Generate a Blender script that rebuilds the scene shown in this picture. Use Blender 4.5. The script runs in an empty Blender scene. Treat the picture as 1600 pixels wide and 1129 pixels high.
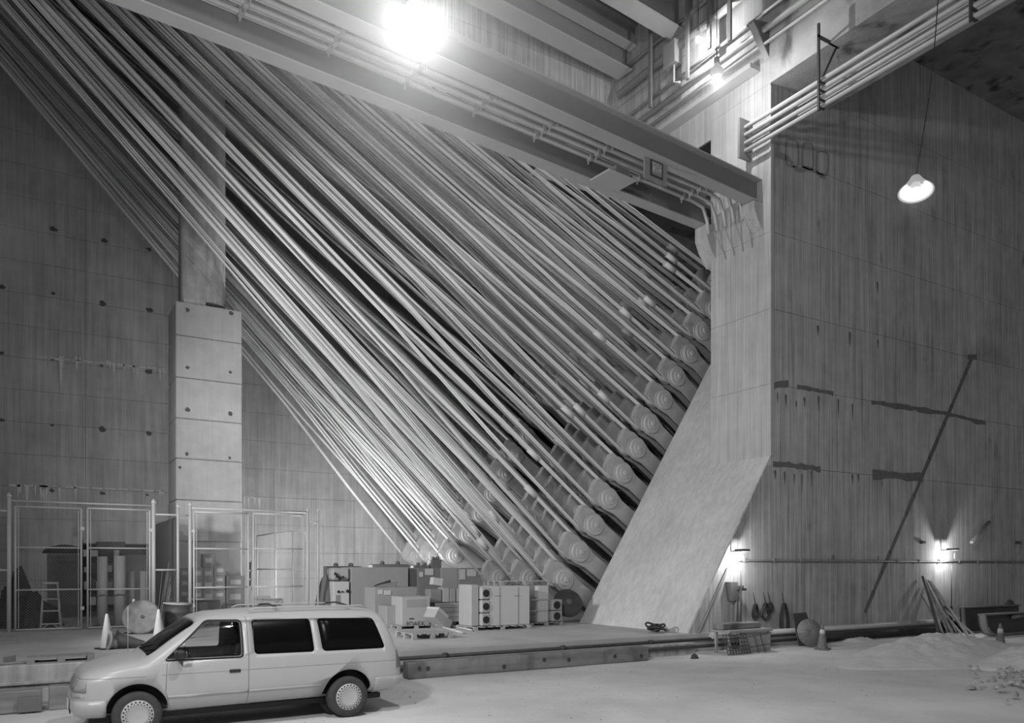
import bpy, math, random
from mathutils import Vector, Matrix, noise
random.seed(7)
S = bpy.context.scene
COL = S.collection
PI = math.pi
# ---------------------------------------------------------------- camera, exposure, world, lights
# World axes follow the building: X runs along the side wall, Y into the anchorage, Z up.
F, CX, HY, H = 1232.0, 800.0, 885.0, 2.4
TH = math.radians(31.0)
FX, FY = math.sin(TH), math.cos(TH)
cam = bpy.data.cameras.new('camera'); camo = bpy.data.objects.new('camera', cam); COL.objects.link(camo)
camo.location = (0, 0, H); camo.rotation_euler = (PI/2, 0, -TH)
cam.sensor_width = 36; cam.lens = 36*F/1600; cam.shift_y = (HY-564.5)/1600; cam.clip_end = 300
S.camera = camo
S.view_settings.view_transform = 'Standard'; S.view_settings.look = 'None'
S.view_settings.gamma = 1; S.view_settings.use_curve_mapping = False
S.view_settings.exposure = 0.0
w = bpy.data.worlds.new('world'); S.world = w; w.use_nodes = True
w.node_tree.nodes['Background'].inputs[0].default_value = (1, 1, 1, 1)
w.node_tree.nodes['Background'].inputs[1].default_value = 0.15

def ray(x, y):
    t = (x-CX)/F
    return Vector((FX+FY*t, FY-FX*t, (HY-y)/F))
C0 = Vector((0, 0, H))
def atY(x, y, Y): r = ray(x, y); return C0 + r*(Y/r.y)
def atX(x, y, X): r = ray(x, y); return C0 + r*(X/r.x)
def atZ(x, y, Z): r = ray(x, y); return C0 + r*((Z-H)/r.z)
def atD(x, y, d): return C0 + ray(x, y)*d
def XY(x, Y): return atY(x, 885, Y).x          # X where photo column x meets the plane Y
def ZY(x, y, Y): return atY(x, y, Y).z

def lamp(name, loc, power, radius=0.15):
    l = bpy.data.lights.new(name, 'POINT'); l.energy = power; l.shadow_soft_size = radius
    o = bpy.data.objects.new(name, l); COL.objects.link(o); o.location = loc
    return o
def spot(name, loc, target, power, size, radius=0.3, blend=0.6):
    l = bpy.data.lights.new(name, 'SPOT'); l.energy = power; l.shadow_soft_size = radius
    l.spot_size = math.radians(size); l.spot_blend = blend
    o = bpy.data.objects.new(name, l); COL.objects.link(o); o.location = loc
    o.rotation_euler = (Vector(target)-Vector(loc)).to_track_quat('-Z', 'Y').to_euler()
    return o
LA = atD(650, 14, 9.0)          # lamp under the girders
LB = atD(1120, 112, 23.3)        # lamp by the block
LC = atD(1091, 55, 25.5)
LD = atD(1431, 290, 17.5)
LE = atY(1491, 868, 16.1)
LF = atY(1162, 872, 16.1)
lamp('girder_lamp_light', LA+Vector((0, 0, -.17)), 1000, .04)
lamp('block_lamp_light', LB+Vector((0, 0, -.24)), 300, .04)
lamp('roof_lamp_light', LC+Vector((0, 0, -.15)), 180, .03)
lamp('hanging_lamp_light', LD+Vector((0, 0, -.16)), 60, .03)
lamp('wall_lamp_light', LE, 115, .05)
lamp('foot_lamp_light', LF, 100, .05)
spot('unseen_key_light', (-6.0, 1.0, 11.0), (15, 20, 4), 5200, 88, .5, .7)  # unseen key light behind the camera, cone aimed to leave upper cables dark
lamp('unseen_fill_light', (-1.0, 9.5, 8.5), 500, .4)  # unseen fill out of frame, added to brighten the block face
spot('chamber_fill_light', (-4.5, 17.0, 5.5), (15, 26, 5.5), 6500, 80, .4, .7)  # unseen spot out of frame, added to light pier, crates and cables
lamp('bay_lamp_light', (10.8, 30.6, 1.8), 1300, .5)

# ---------------------------------------------------------------- materials
def mat(name, col=.5, rough=.7, metal=0.0, noise_amt=0.0, scale=3.0, streak=0.0, bump=0.0, bscale=40.0,
        emit=None, spec=None, ribs=0.0, blot=0.0, trans=0.0, axis='Z', grain=0.0, dark=None, darkt=0.62):
    m = bpy.data.materials.new(name); m.use_nodes = True
    nt = m.node_tree; N = nt.nodes; L = nt.links; b = N['Principled BSDF']
    b.inputs['Base Color'].default_value = (col, col, col, 1)
    b.inputs['Roughness'].default_value = rough; b.inputs['Metallic'].default_value = metal
    if spec is not None: b.inputs['Specular IOR Level'].default_value = spec
    if trans: b.inputs['Transmission Weight'].default_value = trans; b.inputs['IOR'].default_value = 1.1
    if emit is not None:
        b.inputs['Emission Color'].default_value = (1, 1, 1, 1); b.inputs['Emission Strength'].default_value = emit
    if noise_amt or streak or bump or ribs or blot or grain:
        geo = N.new('ShaderNodeNewGeometry')
        def nz(sc, vec=(1, 1, 1), detail=4):
            mp = N.new('ShaderNodeMapping'); mp.inputs['Scale'].default_value = vec
            L.new(geo.outputs['Position'], mp.inputs['Vector'])
            n = N.new('ShaderNodeTexNoise'); n.inputs['Scale'].default_value = sc; n.inputs['Detail'].default_value = detail
            L.new(mp.outputs['Vector'], n.inputs['Vector']); return n.outputs['Fac']
        def math2(op, a, bb):
            n = N.new('ShaderNodeMath'); n.operation = op
            for i, v in enumerate((a, bb)):
                if isinstance(v, (int, float)): n.inputs[i].default_value = v
                else: L.new(v, n.inputs[i])
            return n.outputs[0]
        val = None
        def addterm(fac, amt):
            nonlocal val
            t = math2('MULTIPLY', math2('SUBTRACT', fac, .5), amt)
            val = t if val is None else math2('ADD', val, t)
        sv = (1, 1, .05) if axis == 'Z' else (.05, 1, 1) if axis == 'X' else (1, .05, 1)
        if noise_amt: addterm(nz(scale), noise_amt*1.6)
        if blot: addterm(nz(.35, detail=6), blot*2.2)
        if streak: addterm(nz(7.0, sv, 3), streak*2.4)
        if ribs: addterm(nz(26.0, sv if axis != 'Z' else (1, 1, .012), 2), ribs*2.2)
        if grain: addterm(nz(130.0, detail=2), grain)
        if val is not None:
            v = math2('MULTIPLY', math2('ADD', val, 1.0), col)
            if dark is not None:
                d = nz(1.1, (1, 1, .45), 7)
                k = N.new('ShaderNodeMapRange'); k.inputs['From Min'].default_value = darkt; k.inputs['From Max'].default_value = darkt+.12
                L.new(d, k.inputs['Value'])
                mx = N.new('ShaderNodeMix'); L.new(k.outputs[0], mx.inputs[0]); L.new(v, mx.inputs[2]); mx.inputs[3].default_value = dark
                v = mx.outputs[0]
            v = math2('MAXIMUM', v, .005)
            cc = N.new('ShaderNodeCombineColor')
            for i in range(3): L.new(v, cc.inputs[i])
            L.new(cc.outputs[0], b.inputs['Base Color'])
        if bump or ribs:
            h = nz(bscale) if not ribs else nz(26.0, sv if axis != 'Z' else (1, 1, .012), 2)
            bp = N.new('ShaderNodeBump'); bp.inputs['Strength'].default_value = bump or .4; bp.inputs['Distance'].default_value = .02
            L.new(h, bp.inputs['Height']); L.new(bp.outputs[0], b.inputs['Normal'])
    return m
M = {}
M['wall'] = mat('board_marked_concrete', .42, .92, noise_amt=.3, scale=2.2, streak=.35, ribs=.5, blot=.28, bump=.5, dark=.12, darkt=.66)
M['back'] = mat('old_dark_concrete', .34, .95, noise_amt=.25, scale=1.5, streak=.28, ribs=.16, blot=.3, bump=.3, dark=.12, darkt=.7)
M['face'] = mat('pale_concrete', .44, .9, noise_amt=.2, scale=2.0, streak=.22, ribs=.3, blot=.15, bump=.4)
M['slope'] = mat('trowelled_concrete', .56, .85, noise_amt=.18, scale=1.3, streak=.2, blot=.25, bump=.25, bscale=12, grain=.15)
M['pier'] = mat('pier_concrete', .5, .9, noise_amt=.2, scale=2.5, streak=.1, blot=.25, bump=.3, bscale=30, grain=.1)
M['column'] = mat('column_concrete', .62, .9, noise_amt=.4, scale=4, streak=.3, blot=.3, bump=.3, bscale=25, grain=.2)
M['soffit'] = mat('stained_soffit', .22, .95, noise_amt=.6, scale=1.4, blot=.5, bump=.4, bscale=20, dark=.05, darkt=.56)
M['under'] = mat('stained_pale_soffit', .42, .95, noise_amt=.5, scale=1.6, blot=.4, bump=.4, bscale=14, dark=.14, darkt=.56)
M['core'] = mat('joint_dark', .06, .95)
M['ground'] = mat('dusty_ground', .66, .95, noise_amt=.18, scale=1.2, blot=.35, bump=.5, bscale=9, grain=.2)
M['deck'] = mat('platform_concrete', .5, .92, noise_amt=.2, scale=1.4, blot=.3, bump=.25, bscale=16, grain=.12)
M['sand'] = mat('pale_sand', .66, .97, noise_amt=.16, scale=3, bump=.8, bscale=14, grain=.3)
M['kerb'] = mat('kerb_concrete', .4, .9, noise_amt=.3, scale=3, streak=.5, blot=.3, bump=.3, bscale=20)
M['steel'] = mat('painted_steel', .20, .6, noise_amt=.08, scale=2, blot=.15)
M['steel_light'] = mat('pale_painted_steel', .44, .55, noise_amt=.1, scale=2)
M['eyebar'] = mat('eyebar_steel', .42, .55, noise_amt=.15, scale=4, blot=.2)
M['cap'] = mat('pin_cap_steel', .46, .5, noise_amt=.12, scale=6)
M['shoe'] = mat('strand_shoe_steel', .42, .6, noise_amt=.3, scale=5)
M['strand'] = mat('galvanised_wire', .62, .5, noise_amt=.1, scale=2, blot=.3)
M['strand_dark'] = mat('weathered_wire', .45, .6, noise_amt=.3, scale=3, blot=.3)
M['band'] = mat('white_band', .6, .6)
M['pipe'] = mat('conduit_metal', .5, .5, noise_amt=.2, scale=3)
M['rust'] = mat('rusty_pipe', .07, .8, noise_amt=.7, scale=6, dark=.04)
M['galv'] = mat('galvanised_tube', .5, .45, noise_amt=.15, scale=6)
M['wire'] = mat('fence_wire', .3, .6)
M['white'] = mat('white_paint', .47, .3)
M['trimw'] = mat('white_plastic', .42, .35)
M['black'] = mat('black_rubber', .02, .6)
M['tyre'] = mat('dusty_tyre', .055, .85, noise_amt=.5, scale=9)
M['hub'] = mat('silver_wheel_cover', .48, .5)
M['tint'] = mat('tinted_glass', .004, .25, spec=.12)
M['lens'] = mat('lamp_lens', .4, .1)
M['tail'] = mat('tail_lens', .16, .25)
M['fabric'] = mat('seat_fabric', .035, .9)
M['dash'] = mat('dashboard_plastic', .05, .6)
M['plastic'] = mat('dark_plastic', .03, .4)
M['wood'] = mat('rough_wood', .24, .9, noise_amt=.3, scale=4, streak=.5, axis='X', bump=.4, dark=.1, darkt=.54)
M['woodl'] = mat('pale_wood', .36, .85, noise_amt=.2, scale=4, streak=.3, axis='X')
M['card'] = mat('brown_cardboard', .27, .9, noise_amt=.12, scale=3)
M['cardl'] = mat('pale_cardboard', .33, .9, noise_amt=.12, scale=2)
M['cardw'] = mat('white_carton', .42, .85, noise_amt=.1, scale=3)
M['paper'] = mat('white_paper', .55, .8)
M['dark'] = mat('dark_painted_metal', .06, .6, noise_amt=.4, scale=4)
M['grey'] = mat('grey_painted_board', .16, .8, noise_amt=.15, scale=3)
M['tarp'] = mat('dark_tarpaulin', .05, .6, noise_amt=.6, scale=3, bump=.5, bscale=10)
M['cone'] = mat('faded_cone_rubber', .42, .7, noise_amt=.2, scale=8)
M['coned'] = mat('dirty_cone_rubber', .17, .75, noise_amt=.7, scale=14)
M['mid'] = mat('mid_grey_steel', .26, .6, noise_amt=.3, scale=4)
M['bulb'] = mat('lit_bulb', .2, .5, emit=.36)
M['rag'] = mat('black_hose', .035, .6, noise_amt=.5, scale=12)
gl = bpy.data.materials.new('clear_glass'); gl.use_nodes = True
_n = gl.node_tree.nodes; _l = gl.node_tree.links; _n.remove(_n['Principled BSDF'])
_t = _n.new('ShaderNodeBsdfTransparent'); _t.inputs[0].default_value = (.9, .9, .9, 1)
_g = _n.new('ShaderNodeBsdfGlossy'); _g.inputs['Roughness'].default_value = .04
_f = _n.new('ShaderNodeFresnel'); _f.inputs[0].default_value = 1.45
_m = _n.new('ShaderNodeMixShader'); _l.new(_f.outputs[0], _m.inputs[0]); _l.new(_t.outputs[0], _m.inputs[1]); _l.new(_g.outputs[0], _m.inputs[2])
_l.new(_m.outputs[0], _n['Material Output'].inputs['Surface'])
M['glass'] = gl

# ---------------------------------------------------------------- mesh builder
class MB:
    def __init__(s): s.v = []; s.f = []; s.sm = []
    def add(s, vs, fs, smooth=False):
        o = len(s.v); s.v += [Vector(v) for v in vs]; s.f += [tuple(i+o for i in f) for f in fs]; s.sm += [smooth]*len(fs); return s
    def box(s, a, b, m=None):
        x0, y0, z0 = a; x1, y1, z1 = b
        vs = [Vector(p) for p in ((x0,y0,z0),(x1,y0,z0),(x1,y1,z0),(x0,y1,z0),(x0,y0,z1),(x1,y0,z1),(x1,y1,z1),(x0,y1,z1))]
        if m is not None: vs = [m @ v for v in vs]
        return s.add(vs, [(0,3,2,1),(4,5,6,7),(0,1,5,4),(1,2,6,5),(2,3,7,6),(3,0,4,7)])
    def bbox(s, a, b, r=.02, m=None):
        """box with chamfered edges"""
        x0, y0, z0 = a; x1, y1, z1 = b
        cx, cy, cz = (x0+x1)/2, (y0+y1)/2, (z0+z1)/2; hx, hy, hz = (x1-x0)/2, (y1-y0)/2, (z1-z0)/2
        r = min(r, hx*.45, hy*.45, hz*.45); vs = []; idx = {}
        for sx in (-1, 1):
            for sy in (-1, 1):
                for sz in (-1, 1):
                    for k in range(3):
                        d = [hx-r, hy-r, hz-r]; d[k] += r
                        idx[(sx, sy, sz, k)] = len(vs); vs.append(Vector((cx+sx*d[0], cy+sy*d[1], cz+sz*d[2])))
        fs = []
        for k in range(3):
            i, j = (k+1) % 3, (k+2) % 3
            for sg in (-1, 1):
                q = []
                for a_, b_ in ((-1,-1),(1,-1),(1,1),(-1,1)):
                    t = [0, 0, 0]; t[k] = sg; t[i] = a_; t[j] = b_; q.append(idx[(*t, k)])
                fs.append(tuple(q if sg > 0 else q[::-1]))
        for k in range(3):
            i, j = (k+1) % 3, (k+2) % 3
            for a_ in (-1, 1):
                for b_ in (-1, 1):
                    t0 = [0,0,0]; t1 = [0,0,0]; t0[k] = -1; t1[k] = 1; t0[i] = t1[i] = a_; t0[j] = t1[j] = b_
                    q = [idx[(*t0, i)], idx[(*t1, i)], idx[(*t1, j)], idx[(*t0, j)]]
                    fs.append(tuple(q if a_*b_ < 0 else q[::-1]))
        for sx in (-1, 1):
            for sy in (-1, 1):
                for sz in (-1, 1):
                    q = [idx[(sx,sy,sz,0)], idx[(sx,sy,sz,1)], idx[(sx,sy,sz,2)]]
                    fs.append(tuple(q if sx*sy*sz > 0 else q[::-1]))
        if m is not None: vs = [m @ v for v in vs]
        return s.add(vs, fs)
    def tube(s, pts, r, n=8, cap=True, smooth=True, flat=None):
        pts = [Vector(p) for p in pts]; m = len(pts)
        rs = r if isinstance(r, (list, tuple)) else [r]*m
        vs = []; up = None
        for i, p in enumerate(pts):
            t = (pts[min(i+1, m-1)]-pts[max(i-1, 0)]).normalized()
            if up is None:
                up = Vector((0, 0, 1)) if abs(t.z) < .9 else Vector((1, 0, 0))
            a = t.cross(up)
            if a.length < 1e-6: a = t.cross(Vector((0, 1, 0)))
            a.normalize(); b = a.cross(t).normalized(); up = b
            for k in range(n):
                an = 2*PI*k/n; vs.append(p + a*(math.cos(an)*rs[i]) + b*(math.sin(an)*rs[i]))
        fs = [(i*n+k, i*n+(k+1) % n, (i+1)*n+(k+1) % n, (i+1)*n+k) for i in range(m-1) for k in range(n)]
        s.add(vs, fs, smooth)
        if cap:
            o = len(s.v)-len(vs)
            s.f += [tuple(o+k for k in range(n-1, -1, -1)), tuple(o+(m-1)*n+k for k in range(n))]; s.sm += [False, False]
        return s
    def lathe(s, prof, origin=(0,0,0), axis=(0,0,1), n=24, smooth=True):
        """prof: list of (radius, height along axis)"""
        ax = Vector(axis).normalized(); a = ax.orthogonal().normalized(); b = ax.cross(a); o = Vector(origin); vs = []
        for r, h in prof:
            for k in range(n):
                an = 2*PI*k/n; vs.append(o + ax*h + a*(math.cos(an)*r) + b*(math.sin(an)*r))
        m = len(prof); fs = []
        for i in range(m-1):
            for k in range(n): fs.append((i*n+k, i*n+(k+1) % n, (i+1)*n+(k+1) % n, (i+1)*n+k))
        s.add(vs, fs, smooth); q = len(s.v)-len(vs)
        s.f += [tuple(q+k for k in range(n-1, -1, -1)), tuple(q+(m-1)*n+k for k in range(n))]; s.sm += [False, False]
        return s
    def prism(s, poly, ext, smooth_side=False):
        """poly: list of 3D points (planar), ext: extrusion vector"""
        e = Vector(ext); p = [Vector(q) for q in poly]; n = len(p)
        vs = p + [q+e for q in p]
        s.add(vs, [tuple(range(n-1, -1, -1)), tuple(range(n, 2*n))])
        o = len(s.v)-2*n
        for i in range(n): s.f.append((o+i, o+(i+1) % n, o+n+(i+1) % n, o+n+i)); s.sm.append(smooth_side)
        return s
    def xform(s, m): s.v = [m @ v for v in s.v]; return s
    def data(s, name, mt, fix=True):
        me = bpy.data.meshes.new(name); me.from_pydata([tuple(v) for v in s.v], [], s.f)
        me.polygons.foreach_set('use_smooth', s.sm)
        me.materials.append(mt if not isinstance(mt, str) else M[mt])
        if fix:
            import bmesh
            b = bmesh.new(); b.from_mesh(me); bmesh.ops.recalc_face_normals(b, faces=b.faces); b.to_mesh(me); b.free()
        me.update(); return me

def tag(o, label=None, cat=None, group=None, kind=None):
    if label: o['label'] = label
    if cat: o['category'] = cat
    if group: o['group'] = group
    if kind: o['kind'] = kind
    return o
def link(name, me, parent=None, loc=None, M4=None):
    o = bpy.data.objects.new(name, me); COL.objects.link(o)
    if parent is not None: o.parent = parent
    if M4 is not None: o.matrix_basis = M4
    elif loc is not None: o.location = loc
    return o
WM = {}                                              # world matrix of every empty built here
def thing(name, label, cat, loc=(0,0,0), group=None, rot=None, kind=None):
    o = bpy.data.objects.new(name, None); COL.objects.link(o); o.empty_display_size = .1
    m = Matrix.Translation(Vector(loc)) @ (rot.to_4x4() if rot is not None else Matrix.Identity(4))
    o.matrix_basis = m; WM[o.name] = m
    return tag(o, label, cat, group, kind)
def wm(o):
    m = Matrix.Identity(4)
    while o is not None: m = o.matrix_basis @ m; o = o.parent
    return m
def part(name, mb, mt, parent, local=False, label=None, kind=None):
    """mb built in world space (default) or in the parent's space (local=True)"""
    if not local: mb.xform(wm(parent).inverted())
    o = link(name, mb.data(name, mt), parent)
    return tag(o, label, None, None, kind)
def solo(name, mb, mt, label, cat, group=None, kind=None, origin=None):
    if origin is None:
        n = len(mb.v); c = sum(mb.v, Vector())/n; origin = Vector((c.x, c.y, min(v.z for v in mb.v)))
    origin = Vector(origin); mb.xform(Matrix.Translation(-origin))
    o = link(name, mb.data(name, mt), None, origin); return tag(o, label, cat, group, kind)
def struct(name, mb, mt, label=None):
    o = solo(name, mb, mt, label, None, kind='structure'); return o
def rz(a): return Matrix.Rotation(a, 4, 'Z')
def T(*p): return Matrix.Translation(Vector(p))
def copy_tree(o, parent=None):
    c = o.copy(); COL.objects.link(c); c.parent = parent
    for ch in o.children: copy_tree(ch, c)
    return c

# ---------------------------------------------------------------- setting
WY = 16.6            # side wall plane
BX = 19.2            # end face of the block
PZ = .5              # platform height
BY = 37.5            # back wall plane
GX = [-14+i*.5 for i in range(110)]
# ground: dusty uneven floor
def ground_mesh():
    mb = MB(); nx, ny = 150, 70; x0, x1, y0, y1 = -14, 44, -2, WY+.05; vs = []
    for j in range(ny+1):
        for i in range(nx+1):
            x = x0+(x1-x0)*i/nx; y = y0+(y1-y0)*j/ny
            z = .012*noise.noise(Vector((x*.8, y*.8, 0))) + .008*noise.noise(Vector((x*3, y*3, 5)))-.004
            vs.append((x, y, z))
    fs = [(j*(nx+1)+i, j*(nx+1)+i+1, (j+1)*(nx+1)+i+1, (j+1)*(nx+1)+i) for j in range(ny) for i in range(nx)]
    mb.add(vs, fs, True); return mb
link_floor = struct('floor', ground_mesh(), 'ground', 'pale dusty uneven ground that the van stands on')

pl = MB().box((-26, 16.5, -.1), (30, BY+.3, PZ))
struct('floor.001', pl, 'deck', 'raised concrete platform behind the kerb pipes')
kb = MB().bbox((-12, 16.02, -.1), (5.2, 16.5, .70), .02)
k1 = struct('trim_1', kb, 'kerb', 'stained concrete kerb standing above the platform behind the van')
kb = MB().bbox((-12, 15.96, .36), (5.2, 16.02, .42), .01)
part('ledge', kb, 'kerb', k1)
kb = MB().bbox((5.2, 16.1, -.1), (15.6, 16.5, .30), .02)
struct('trim_2', kb, 'kerb', 'low concrete step in front of the platform edge')

def panels(parent, rows, cols, plane, mt, thick=.05, gap=.012, clip=None, face=-1, axis='Y', jitter=.006):
    """cast lifts: every panel is its own piece in front of a dark core; plane at Y (axis Y) or X"""
    k = 0
    for i in range(len(rows)-1):
        for j in range(len(cols)-1):
            a0, a1, b0, b1 = cols[j]+gap/2, cols[j+1]-gap/2, rows[i]+gap/2, rows[i+1]-gap/2
            poly = [(a0, b0), (a1, b0), (a1, b1), (a0, b1)]
            if clip: poly = clip(poly)
            if not poly: continue
            dj = random.uniform(-jitter, jitter)
            if axis == 'Y': p3 = [(a, plane+dj, b) for a, b in poly]; e = (0, thick*-face, 0)
            else: p3 = [(plane+dj, a, b) for a, b in poly]; e = (thick*-face, 0, 0)
            part('panel', MB().prism(p3, e), mt, parent); k += 1
SL = 1.56            # slope of the anchor face (dz/dX)
def slx(z): return 15.8+(z-.49)/SL
# side wall
lifts = [0, 2.6, 5.5, 8.0, 10.3, 12.66, 15.05, 17.4, 20.3]
wr = struct('wall_right', MB().prism([(slx(0)+.3, WY+.06, -.1), (44, WY+.06, -.1), (44, WY+.06, 20.3), (BX+.05, WY+.06, 20.3), (BX+.05, WY+.06, 5.8)], (0, .5, 0)), 'core',
            'tall board marked concrete wall running away beyond the block corner')
def clipw(poly):
    # clip against the slanted foot below z 5.8: keep X >= slx(z)
    out = []; n = len(poly)
    f = lambda p: p[0]-(slx(p[1]) if p[1] < 5.8 else BX)
    for i in range(n):
        a, b = poly[i], poly[(i+1) % n]; fa, fb = f(a), f(b)
        if fa >= 0: out.append(a)
        if (fa >= 0) != (fb >= 0):
            t = fa/(fa-fb); out.append((a[0]+(b[0]-a[0])*t, a[1]+(b[1]-a[1])*t))
    return out if len(out) > 2 else None
cols_low = [14.0, 19.2, 24.1, 29.0, 33.9, 38.8, 43.7]
panels(wr, lifts[:3], [15.3, 19.2, 24.1, 29.0, 33.9, 38.8, 43.7], WY, 'wall', clip=clipw, thick=.06)
panels(wr, [5.5+.0, 8.0, 10.3, 12.66, 15.05, 17.4, 20.3], cols_low[1:], WY, 'wall', thick=.06)
# slanting construction joint standing out of the wall
a = atY(1520, 556, WY-.012); b = atY(1352, 956, WY-.012)
d = (b-a).normalized(); n_ = Vector((-d.z, 0, d.x))
jm = MB(); seg = 14
for i in range(seg):
    p = a.lerp(b, i/seg); q = a.lerp(b, (i+1)/seg+.002); wv = .07+.03*random.random()
    jm.prism([p-n_*wv, q-n_*wv, q+n_*wv*.8, p+n_*wv], (0, .02, 0))
part('joint_strip', jm, mat('dark_joint_filler', .14, .95, noise_amt=.4, scale=6), wr)

STN = mat('damp_stain', .15, .95, noise_amt=.5, scale=7)
def stain(pts, wlo, whi, plane=WY-.014):
    mb = MB()
    for (xa, ya), (xb, yb) in zip(pts, pts[1:]):
        n = max(2, int(abs(xb-xa)/6)); P = [atY(xa+(xb-xa)*k/n, ya+(yb-ya)*k/n, plane) for k in range(n+1)]
        up_ = [random.uniform(wlo, whi) for _ in P]; dn = [random.uniform(wlo, whi)*1.6 for _ in P]
        for k in range(n):
            a, b = P[k], P[k+1]
            mb.add([a-Vector((0,0,dn[k])), b-Vector((0,0,dn[k+1])), b+Vector((0,0,up_[k+1])), a+Vector((0,0,up_[k]))], [(0,1,2,3)])
    return mb
for pts, a_, b_ in (([(1209, 600), (1232, 598)], .05, .1), ([(1246, 603), (1302, 614)], .03, .07), ([(1362, 627), (1480, 645), (1540, 660)], .03, .09),
                    ([(1208, 722), (1282, 731)], .03, .09), ([(1364, 739), (1442, 744)], .07, .14), ([(1512, 556), (1526, 557)], .05, .09)):
    part('damp_stain', stain(pts, a_, b_), STN, wr)
dr_ = MB()
for x, y, h in ((1215,615,14),(1228,618,18),(1244,628,10),(1257,622,14),(1279,620,22),(1310,625,30),(1332,632,26),(1211,736,12),(1226,738,18),(1241,742,14),(1253,742,26),(1268,736,24),(1332,742,14),(1341,742,12),(1378,752,12),(1371,442,20),(1278,510,14),(1328,520,22),(1372,532,14),(1302,868,8),(1372,870,8)):
    a = atY(x, y, WY-.014); w_ = random.uniform(.03, .06); hh_ = h*.022
    dr_.add([a+Vector((-w_,0,0)), a+Vector((w_*.3,0,-hh_)), a+Vector((w_,0,-.05)), a+Vector((w_*.6,0,.06))], [(0,1,2,3)])
part('drip_mark', dr_, STN, wr, kind='stuff')
rg = MB()
for cx_, cy_, rx_, ry_, sd in ((1238, 239, 11, 22, 1), (1262, 242, 10, 21, 4), (1285, 251, 10, 19, 8)):
    P = []
    for k in range(16):
        q = 2*PI*k/16; ex = .42; ca, sa = math.copysign(abs(math.cos(q))**ex, math.cos(q)), math.copysign(abs(math.sin(q))**ex, math.sin(q))
        w1 = 1+.16*noise.noise(Vector((ca+sd, sa, sd))); w2 = 1.4+2.6*abs(noise.noise(Vector((ca*2, sa*2, sd*3.1))))
        sk = (cx_-1240)*.08+ca*1.5
        P.append((atY(cx_+rx_*ca*w1, cy_+ry_*sa*w1+sk, WY-.014), atY(cx_+(rx_*w1-w2)*ca, cy_+(ry_*w1-w2)*sa+sk, WY-.014)))
    for k in range(16):
        (a, b), (c, d_) = P[k], P[(k+1) % 16]; rg.add([a, c, d_, b], [(0,1,2,3)])
part('damp_stain', stain([(1209, 238), (1232, 246), (1244, 264), (1262, 262), (1290, 276)], .03, .08), mat('faint_stain', .24, .95, noise_amt=.5, scale=7), wr)
part('patch_outline', rg, mat('faint_stain', .24, .95, noise_amt=.5, scale=7), wr, kind='stuff')
# block: its end face and slanting foot
bl = struct('wall_block', MB().box((BX+.06, WY+.1, 5.6), (BX+2.5, 19.05, 23.4)), 'core', 'pale end face of the concrete block beside the cable bank')
panels(bl, [5.75, 8.0, 10.3, 12.66, 15.05], [WY+.004, 19.1], BX, 'face', axis='X', thick=.09, gap=.008)
panels(bl, [15.05, 17.2, 19.6, 23.4], [WY+.004, 19.1], BX, 'face', axis='X', thick=.09, gap=.008)
part('edge_bead', MB().box((BX-.02, WY-.03, 5.8), (BX+.12, WY+.02, 17.1)), 'face', bl)
fo = struct('wall_foot', MB().prism([(slx(0), WY+.01, -.05), (slx(5.8), WY+.01, 5.8), (BX+.5, WY+.01, 5.8), (BX+.5, WY+.01, -.05)], (0, 19.1-WY-.01, 0)), 'slope',
            'smooth slanting concrete foot of the block')
part('upper_slope', MB().prism([(slx(0), 19.1, -.05), (slx(17.5), 19.1, 17.5), (slx(17.5)+.8, 19.1, 17.5), (slx(0)+.8+6, 19.1, -.05)], (0, 2.8, 0)), 'slope', fo)
# recessed anchor face behind the eyebars
def rsl(z): return slx(z)+1.45
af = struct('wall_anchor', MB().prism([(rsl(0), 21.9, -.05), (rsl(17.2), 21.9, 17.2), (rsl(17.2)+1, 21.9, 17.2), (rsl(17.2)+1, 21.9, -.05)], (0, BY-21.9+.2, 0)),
            mat('dark_anchor_concrete', .16, .9, noise_amt=.7, scale=2, blot=.6, bump=.6, bscale=8), 'dark slanting concrete face that the eyebars come out of')  # recessed face coloured darker than the slope
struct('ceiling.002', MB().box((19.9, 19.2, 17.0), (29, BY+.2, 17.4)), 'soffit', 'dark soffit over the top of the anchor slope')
up = struct('wall_upper', MB().box((BX+.06, 19.15, 16.6), (BX+.7, 24.2, 23.4)), 'core', 'lit upper wall face above the girder ends')
panels(up, [16.6, 18.2, 20.1, 23.4], [19.1, 24.2], BX, 'face', axis='X', thick=.09, gap=.02)
hw = struct('wall_header', MB().box((11, 24.26, 18.75), (22, 24.6, 23.4)), 'core', 'board marked concrete header between the girder and the roof beams')
panels(hw, [18.75, 21.2, 23.4], [11, 12.4, 13.8, 15.2, 16.6, 18.0, BX, 21.5], 24.2, 'wall', thick=.08, gap=.015)
# back wall
bw = struct('wall_back', MB().box((-26, BY+.06, 0), (29, BY+.5, 24.5)), 'core', 'dark back wall of cast concrete lifts behind fence and pier')
panels(bw, [PZ-.02, 1.85]+[3.05+1.3*i for i in range(17)], [-25.6+3.9*i for i in range(15)], BY, 'back', thick=.06, gap=.011)
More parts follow.
